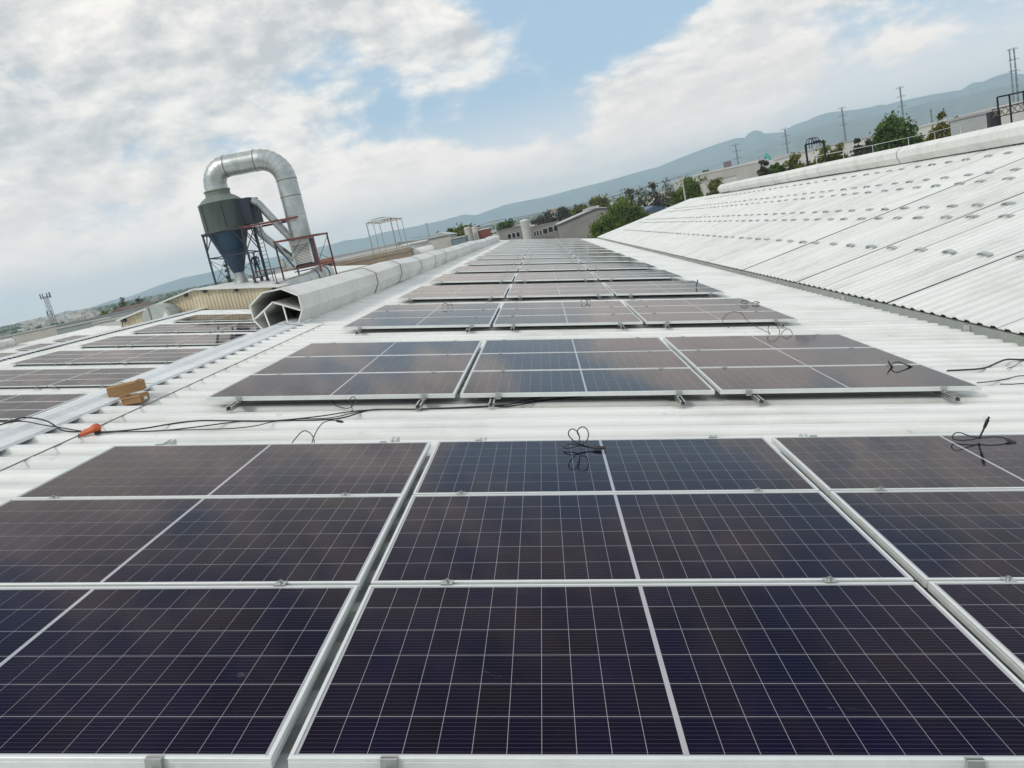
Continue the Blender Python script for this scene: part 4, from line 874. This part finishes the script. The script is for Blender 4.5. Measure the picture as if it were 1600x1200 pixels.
building('pink_arcade_building', 'peach building with a row of dark openings above the grey office', 858, 333, 878, 328, 330, 16, WHT, PINK, wins=((.05, .95, -1.7, -.3, 5),), parapet=1.2)
building('greenish_shed', 'low pale shed roof left of the silos past the ridge vent', 668, 373, 703, 367, 140, 12, PALE, MROOF, roofh=.8)
building('blue_grey_container', 'blue grey cabin just left of the concrete silos', 705, 374, 726, 370, 138, 6, mat('blue_grey_paint', (.20, .26, .30), .6, 0, .1, 1), MROOF)
# beige block past the annex, rack and tank
BEIGE = mat('beige_block_wall', (.36, .29, .21), .9, 0, .2, 1.1, c2=(.20, .165, .125), stretch=(.6, 1, 2.5), bump=.5, bscale=6)
Y = 80; a = sight(470, 420, Y); c = sight(641, 386, Y); t = thing('beige_block_building', 'rough beige masonry building end behind the ridge vent', 'building', ((a.x + c.x) / 2, Y, GROUND))
b = MB(); b.box((a.x, Y, GROUND), (c.x, Y + 16, 1.30)); b.build('wall', BEIGE, t); b = MB(); b.box((a.x, Y - .06, 1.30), (c.x, Y + .2, 1.72)); b.build('parapet', mat('lighter_masonry', (.36, .30, .23), .9, 0, .2, 1.4), t); b = MB(); b.box((a.x, Y + .2, 1.5), (c.x, Y + 16, 1.78)); b.build('roof', WHT, t)
p_ = sight(513, 412, 79.9); b = MB(); b.box((p_.x - .5, 79.86, p_.z - 1.4), (p_.x + .3, 79.998, p_.z)); b.build('door', mat('dark_door', (.03, .022, .02), .6, 0, .1, 3), t); b = MB(); b.box((p_.x - .8, 79.80, p_.z + .02), (p_.x + .5, 79.998, p_.z + .55)); b.build('lintel', TERR, t)
for lab, u0, v0, u1, v1, Y, dp, wm in (('long white flat roof behind the beige masonry building', 440, 428, 640, 381, 130, 30, WHT), ('pale grey long shed on the skyline behind the pipe rack', 430, 426, 620, 376, 180, 30, MROOF), ('white low shed right of the pipe rack', 628, 384, 672, 375, 150, 14, WHT)):
    building('long_shed', lab, u0, v0, u1, v1, Y, dp, wm, group='long sheds beyond the annex')
p_ = sight(441, 405, 100); t = thing('chimney', 'short pale chimney between the cyclone tower and the red frame', 'chimney', (p_.x, 100, GROUND)); b = MB(); b.lathe([(.34, GROUND), (.30, p_.z - .1), (.36, p_.z - .08), (.36, p_.z)], (p_.x, 100, 0), 14, (False, True)); b.build('stack', PALE, t, True); b = MB(); b.lathe([(.30, p_.z + .01), (.10, p_.z + .012)], (p_.x, 100, 0), 14, (False, True)); b.build('cap', DSTEEL, t)
RS = mat('rusty_pale_steel', (.33, .29, .23), .7, .2, .2, 3)
def pipe_rack(label, m, Y, X0, X1, zb, zt, dep, rows, arcs, hoop=1.15):
    t = thing('pipe_rack', label, 'pipe rack', ((X0 + X1) / 2, Y, zb), 'pipe racks with curved vents')
    for k in range(rows):
        y_ = Y + dep * k / max(1, rows - 1)
        for x_ in (X0, X1): brace((x_, y_, zb), (x_, y_, zt), .09 if k == 0 else .06, m, 'post', t)
        brace((X0, y_, zt), (X1, y_, zt - .02), .08, m, 'beam', t)
    if rows > 1:
        for x_ in (X0, X1): brace((x_, Y, zt + .02), (x_, Y + dep, zt + .02), .07, m, 'beam', t)
    for k in range(arcs):
        f = (k + .5) / arcs; xx = X0 + (X1 - X0) * (.26 + .44 * f); w_ = (X1 - X0) * .26; b = MB()
        b.tube([(xx - w_, Y + .05, zt - .3)] + [(xx - w_ * math.cos(math.pi * j / 10), Y + .05 + dep * .3 * j / 10, zt + hoop * w_ * math.sin(math.pi * j / 10)) for j in range(11)] + [(xx + w_, Y + .05 + dep * .3, zt - .12)], .022, 6); b.build('curved_pipe', m, t)
        b = MB(); b.lathe([(.05, 0), (.09, .03), (.09, .12), (.04, .16)], (xx + w_, Y + .05 + dep * .3, zt - .05), 8); b.build('valve', m, t)
a = sight(583.6, 396, 84); c = sight(620.4, 388, 84); pipe_rack('pale rusty pipe rack with curved pipes on the beige building', RS, 84, a.x, c.x, 1.7, sight(571.4, 349, 84).z, 7, 3, 3, .45)
BK = mat('black_painted_steel', (.012, .012, .016), .5, .2, .1, 4)
a = sight(1262, 254, 46); c = sight(1290, 249, 46); pipe_rack('black pipe rack with three hooped pipes behind the right ridge vent', BK, 46, a.x, c.x, .2, sight(1259, 226, 46).z, .8, 1, 3)
p_ = sight(655, 392, 82); t = thing('white_tank', 'white horizontal tank past the ridge vent beside the pipe rack', 'tank', (p_.x, 82, GROUND)); b = MB(); ax = Vector((1, .25, 0)).normalized(); rr = []
for f, r_ in ((-1.3, .1), (-1.27, .45), (-1.15, .66), (-.95, .72), (1.3, .72), (1.5, .6), (1.58, .2)):
    c_ = Vector((p_.x, 82, p_.z - .35)) + ax * f; sd = Vector((-ax.y, ax.x, 0)); rr.append([c_ + sd * r_ * math.cos(6.28318 * j / 20) + Vector((0, 0, r_ * math.sin(6.28318 * j / 20))) for j in range(20)])
b.rings(rr); b.build('shell', WHT, t, True)
for f in (-.6, .9): c_ = Vector((p_.x, 82, 0)) + ax * f; b = MB(); b.box((c_.x - .12, c_.y - .5, GROUND), (c_.x + .12, c_.y + .5, p_.z - .9)); b.build('saddle', CONC, t)
# poles and wire
def pole(label, u, v, Y, arm, m):
    p_ = sight(u, v, Y); t = thing('utility_pole', label, 'utility pole', (p_.x, Y, GROUND), 'utility poles'); b = MB(); b.tube([(p_.x, Y, GROUND), (p_.x, Y, p_.z)], [.22, .13], 8); b.build('post', m, t)
    b = MB(); b.bar((p_.x - arm, Y, p_.z - .35), (p_.x + arm, Y, p_.z - .35), .12); b.build('crossarm', m, t)
    for sx in (-.9, 0, .9): b = MB(); b.lathe([(.05, 0), (.07, .08), (.04, .16)], (p_.x + sx * arm, Y, p_.z - .28), 6, (False, True)); b.build('insulator', DSTEEL, t)
    return p_
CP = mat('pale_concrete_pole', (.50, .49, .42), .8, 0, .1, 1)
q1 = pole('pale pole with crossarm over the grey office wing', 772, 345, 190, .9, CP); q2 = pole('pale concrete pole in front of the round green tree', 1065, 275, 150, .7, CP)
b = MB(); b.tube([q1.lerp(q2, k / 12) + Vector((0, 0, -.9 * (1 - (k / 6 - 1) ** 2))) for k in range(13)], .045, 5); tag(b.build('power_line', DSTEEL), 'single dark wire strung between the two pale poles', 'wire')
b = MB(); q3 = sight(640, 372, 260); b.tube([q3.lerp(q1, k / 8) + Vector((0, 0, -.8 * (1 - (k / 4 - 1) ** 2))) for k in range(9)], .04, 5); tag(b.build('power_line', DSTEEL), 'dark wire running left from the pole over the grey office wing', 'wire')
# right side sheds
building('white_warehouse', 'long white warehouse under the billboard right of the green trees', 1096, 272, 1200, 251, 190, 40, PALE, WHT, parapet=.35)
building('white_warehouse', 'low white shed in front of the long white warehouse', 1098, 285, 1150, 274, 160, 14, WHT, MROOF)
building('white_warehouse', 'bright white long roof behind the black pipe rack', 1168, 256, 1275, 231, 240, 40, WHT, WHT)
building('white_warehouse', 'white shed left of the big dark domed tree', 1284, 231, 1378, 211, 150, 30, WHT, MROOF)
building('white_warehouse', 'white roof glimpsed between the domed and yellowish trees', 1425, 206, 1512, 184, 170, 30, WHT, WHT)
building('grey_shed', 'grey shed wall left of the black gantry at right', 1512, 191, 1549, 168, 84, 3.5, MROOF, mat('light_grey_wall', (.45, .46, .46), .7, 0, .08, .5), roofh=0)
building('white_warehouse', 'white roof behind the black gantry at far right', 1552, 172, 1640, 150, 110, 30, WHT, WHT)
p_ = sight(1137, 258, 230); t = thing('billboard', 'small dark billboard on posts above the long white warehouse', 'billboard', (p_.x, 230, GROUND))
b = MB(); b.box((p_.x - 1.05, 230, p_.z - .5), (p_.x + 1.05, 230.2, p_.z + 1.0)); b.build('panel', mat('plum_print', (.10, .065, .085), .6, 0, .2, 2.5, c2=(.25, .22, .24)), t); b = MB(); b.box((p_.x - .1, 230.2, GROUND), (p_.x + .1, 230.4, p_.z)); b.build('post', DSTEEL, t)
p_ = sight(1199, 246, 230); t = thing('teal_canopy', 'small teal green peaked structure on the white roofs', 'canopy', (p_.x, 230, p_.z - .8)); TEAL = mat('teal_paint', (.05, .36, .33), .6, 0, .1, 2)
b = MB(); b.rings([[(p_.x - .9, 229, p_.z - .8), (p_.x + .9, 229, p_.z - .8), (p_.x + .9, 231, p_.z - .8), (p_.x - .9, 231, p_.z - .8)], [(p_.x - .6, 229.3, p_.z + .2), (p_.x + .5, 229.3, p_.z + .2), (p_.x + .5, 230.7, p_.z + .2), (p_.x - .6, 230.7, p_.z + .2)], [(p_.x - .2, 229.9, p_.z + 1.3), (p_.x - .1, 229.9, p_.z + 1.3), (p_.x - .1, 230.1, p_.z + 1.3), (p_.x - .2, 230.1, p_.z + 1.3)]]); b.build('canopy', TEAL, t)
b = MB(); b.tube([(p_.x - .15, 230, p_.z + 1.2), (p_.x - .15, 230, p_.z + 2.4)], .06, 5); b.build('spike', TEAL, t)
# handrail and gantry
t = thing('guard_rail', 'thin pale guard rail running behind the right ridge vent', 'railing', (18, 46, .6)); P5 = [sight(u, v, 46 + 2 * k) for k, (u, v) in enumerate(((1275, 244), (1317, 236), (1363, 227), (1419, 215), (1460, 206), (1500, 195)))]
b = MB(); b.tube(P5, .02, 6); b.build('top_rail', WHITEP, t)
for q_ in P5: b = MB(); b.tube([q_, q_ - Vector((0, 0, .9))], .016, 6); b.build('post', WHITEP, t)
t = thing('gantry', 'black steel gantry frame with lattice girder at far right edge', 'gantry', (27, 58, -.5)); Y = 58
T = [sight(u, v, Y) for u, v in ((1558, 152), (1577, 148), (1599, 143), (1640, 134))]
for a_, c_ in zip(T, T[1:]): brace(a_, c_, .10, BK, 'beam', t)
for q_ in T: brace(q_, (q_.x, Y, .6), .09, BK, 'post', t)
g0 = sight(1550, 172, Y); g1 = sight(1640, 150, Y); dzg = .55
brace(g0, g1, .07, DSTEEL, 'chord', t); brace(g0 - Vector((0, 0, dzg)), g1 - Vector((0, 0, dzg)), .07, DSTEEL, 'chord', t)
for k in range(9):
    a_ = g0.lerp(g1, k / 9); c_ = g0.lerp(g1, (k + 1) / 9); brace(a_, c_ - Vector((0, 0, dzg)), .05, RS, 'lattice', t); brace(c_, a_ - Vector((0, 0, dzg)), .05, RS, 'lattice', t)
b = MB(); b.box((g0.x - .15, Y, -.6), (g0.x + .55, Y + .5, g0.z - .1)); b.build('pier', DSTEEL, t)

# ------------------------------------------------------------------ transmission masts and the cell tower
def mast(label, u, v, Y, w0, w1, arms, m, group, ants=False):
    p_ = sight(u, v, Y); H = p_.z - GROUND; t = thing('lattice_mast' if not ants else 'cell_tower', label, 'mast', (p_.x, Y, GROUND), group); b = MB(); n = 14
    def cn(f, sx, sy): w_ = w0 + (w1 - w0) * f; return Vector((p_.x + sx * w_, Y + sy * w_, GROUND + H * f))
    for sx in (-1, 1):
        for sy in (-1, 1): b.bar(cn(0, sx, sy), cn(1, sx, sy), .10)
    for k in range(n):
        f0, f1 = k / n, (k + 1) / n
        for q in ((-1, -1, 1, -1), (1, -1, 1, 1), (1, 1, -1, 1), (-1, 1, -1, -1)): b.bar(cn(f0, q[0], q[1]), cn(f1, q[2], q[3]), .05); b.bar(cn(f0, q[2], q[3]), cn(f1, q[0], q[1]), .05)
    b.build('lattice', m, t)
    for f, ln in arms: b = MB(); z_ = GROUND + H * f; b.bar((p_.x - ln, Y, z_), (p_.x + ln, Y, z_), .10, .14); b.bar((p_.x - ln, Y, z_ + .02), (p_.x, Y, z_ + .7), .10); b.bar((p_.x + ln, Y, z_ + .02), (p_.x, Y, z_ + .7), .10); b.build('crossarm', m, t)
    if ants:
        for k in range(7): a_ = k * .9; b = MB(); x_ = p_.x + 1.7 * math.cos(a_); y_ = Y + 1.7 * math.sin(a_); zz = GROUND + H * (.97 if k < 5 else .66); b.box((x_ - .2, y_ - .12, zz - .2), (x_ + .2, y_ + .12, zz + 1.9)); b.build('antenna', m, t)
        b = MB(); b.lathe([(1.75, GROUND + H * .985), (1.85, GROUND + H * .985), (1.85, GROUND + H * .995), (1.75, GROUND + H * .995)], (p_.x, Y, 0), 14); b.build('ring', m, t)
MAST = mat('grey_mast_steel', (.24, .26, .28), .6, .3, .1, 1)
for k, (u, v) in enumerate(((1149, 226), (1226, 201), (1315, 168), (1406, 136), (1584, 75))):
    mast(('slender mast beside the small billboard', 'slender mast left of the black pipe rack', 'slender mast right of the black pipe rack', 'slender mast rising behind the big dark domed tree', 'tallest slender mast at the right edge')[k], u, v, 420, .40, .2, ((.99, 2.2), (.88, 2.2), (.76, 2.2)), MAST, 'transmission masts')
mast('fainter thin mast just left of the tallest one', 1577, 77, 520, .38, .24, ((.99, 1.8), (.88, 1.8), (.76, 1.8)), MAST, 'transmission masts')
mast('small thin mast on the skyline left of the pipe rack past the ridge vent', 666, 348, 700, .6, .3, ((.98, 1.2),), MAST, 'transmission masts')
mast('short distant mast between domed and yellowish trees', 1454, 170, 500, .4, .3, ((.95, 1.),), MAST, 'transmission masts')
mast('cell tower with antennas standing over the far left roofs', 71, 463, 300, 1.0, .55, (), MAST, None, True)

# ------------------------------------------------------------------ left roofs and the far town
building('white_warehouse', 'wide pale warehouse roof at the far left under the cell tower', -60, 540, 88, 511, 125, 40, PALE, MROOF, cat='warehouse')
building('white_warehouse', 'grey green warehouse wall right of the cell tower', 88, 516, 172, 496, 118, 36, mat('grey_green_sheet', (.36, .41, .39), .6, .1, .1, .5), MROOF, cat='warehouse')
building('white_warehouse', 'white shed roof in front of the far left bare trees', 146, 508, 196, 495, 100, 20, WHT, MROOF, cat='warehouse')
building('small_hut', 'small brownish roof under the far left bare trees', 172, 492, 200, 486, 150, 12, TERR, mat('brown_roof', (.18, .13, .11), .8, 0, .15, 1), roofh=1.0)
building('small_hut', 'small white box roof on the left skyline above the grey green warehouse', 134, 496, 147, 493, 260, 10, WHT, WHT)
hr = random.Random(77); HW = [mat('house_wall_a', (.70, .68, .64), .8, 0, .1, .3), mat('house_wall_b', (.66, .60, .53), .8, 0, .1, .3), mat('house_wall_c', (.70, .66, .60), .8, 0, .1, .3), mat('house_wall_d', (.74, .72, .68), .8, 0, .1, .3)]
def house_mesh(k):
    b = MB(); L = 8 + 2 * k; b.box((-L / 2, -4, -12), (L / 2, 4, 3.2 + (k % 2) * 2.6))
    b.cur = 1; b.box((-L / 2 - .2, -4.2, 3.2 + (k % 2) * 2.6), (L / 2 + .2, 4.2, 3.6 + (k % 2) * 2.6))
    for q in range(3): b.cur = 2; x_ = -L / 2 + L * (q + .5) / 3; b.box((x_ - .6, -4.05, 1.0), (x_ + .6, -4.001, 2.2))
    return b.mesh('town_house', [HW[k % 4], HW[(k * 3 + 1) % 4], GLASS])
HMs = [house_mesh(k) for k in range(6)]
def rise(r_): return GROUND + max(0, r_ - 420) * .017
for lab, u0, u1, r0, r1, n in (('tiny pale house of the hillside town at the far left', 0, 118, 900, 2300, 120), ('tiny pale house of the town beyond the grey office', 838, 1060, 420, 1100, 130), ('tiny pale house of the town past the ridge vent', 520, 760, 700, 1700, 50), ('tiny pale house of the town behind the right ridge vent', 1080, 1560, 650, 1600, 60)):
    for k in range(n):
        Y = hr.uniform(r0, r1); u = hr.uniform(u0, u1); p_ = sight(u, 400, Y); r_ = math.hypot(p_.x, p_.y)
        o = link('town_house', HMs[hr.randrange(6)]); o.location = (p_.x, Y, rise(r_) + hr.uniform(-1, 1)); o.rotation_euler = (0, 0, hr.uniform(-.5, .5)); tag(o, lab, 'house', lab.replace('tiny pale house', 'houses'))
# gently rising plain that carries the town
b = MB(); rows = []
for r_ in (450, 700, 1000, 1400, 1900, 2500, 3300): rows.append([(CW.x + r_ * math.sin(R(a)), CW.y + r_ * math.cos(R(a)), rise(r_) + .05 + noise.noise(Vector((a * .4, r_ * .004, 1))) * r_ * .0008) for a in range(-48, 49, 2)])
rows.append([(CW.x + 3900 * math.sin(R(a)), CW.y + 3900 * math.cos(R(a)), GROUND - 1) for a in range(-48, 49, 2)])
b.rings(rows, (False, False), False); tag(b.build('terrain', GM, None, True), kind='structure')
# scattered far scrub on the plain
b = MB()
for k in range(2600):
    r_ = hr.uniform(380, 2600); a = R(hr.uniform(-38, 36)); c_ = Vector((CW.x + r_ * math.sin(a), CW.y + r_ * math.cos(a), rise(r_))); s_ = hr.uniform(1.5, 4.2)
    for q in range(5):
        n_ = Vector((hr.uniform(-1, 1), hr.uniform(-1, 1), hr.uniform(0, 1))).normalized(); u_ = n_.orthogonal().normalized(); w_ = n_.cross(u_); p_ = c_ + Vector((hr.uniform(-s_, s_), hr.uniform(-s_, s_), hr.uniform(.3, 1.) * s_)); b.face([p_ - u_ * s_ * .7, p_ + w_ * s_ * .6, p_ + u_ * s_ * .7, p_ - w_ * s_ * .6])
tag(b.build('scrub', LEAF['dark']), 'dark scrub and trees scattered over the far plain', 'scrub', kind='stuff')

# ------------------------------------------------------------------ haze
HZ = bpy.data.materials.new('haze'); HZ.use_nodes = True; t = NT(HZ.node_tree); t.n.clear(); o_ = t.add('ShaderNodeOutputMaterial'); v_ = t.add('ShaderNodeVolumePrincipled')
v_.inputs['Color'].default_value = (.64, .86, 1., 1); v_.inputs['Density'].default_value = .00016; v_.inputs['Anisotropy'].default_value = .1
t.l.new(v_.outputs[0], o_.inputs['Volume'])
b = MB(); b.box((-11800, -11800, GROUND - 1.2), (11800, 11800, 545)); tag(b.build('haze', HZ), 'pale blue haze over the plain and mountains', 'haze', kind='stuff')
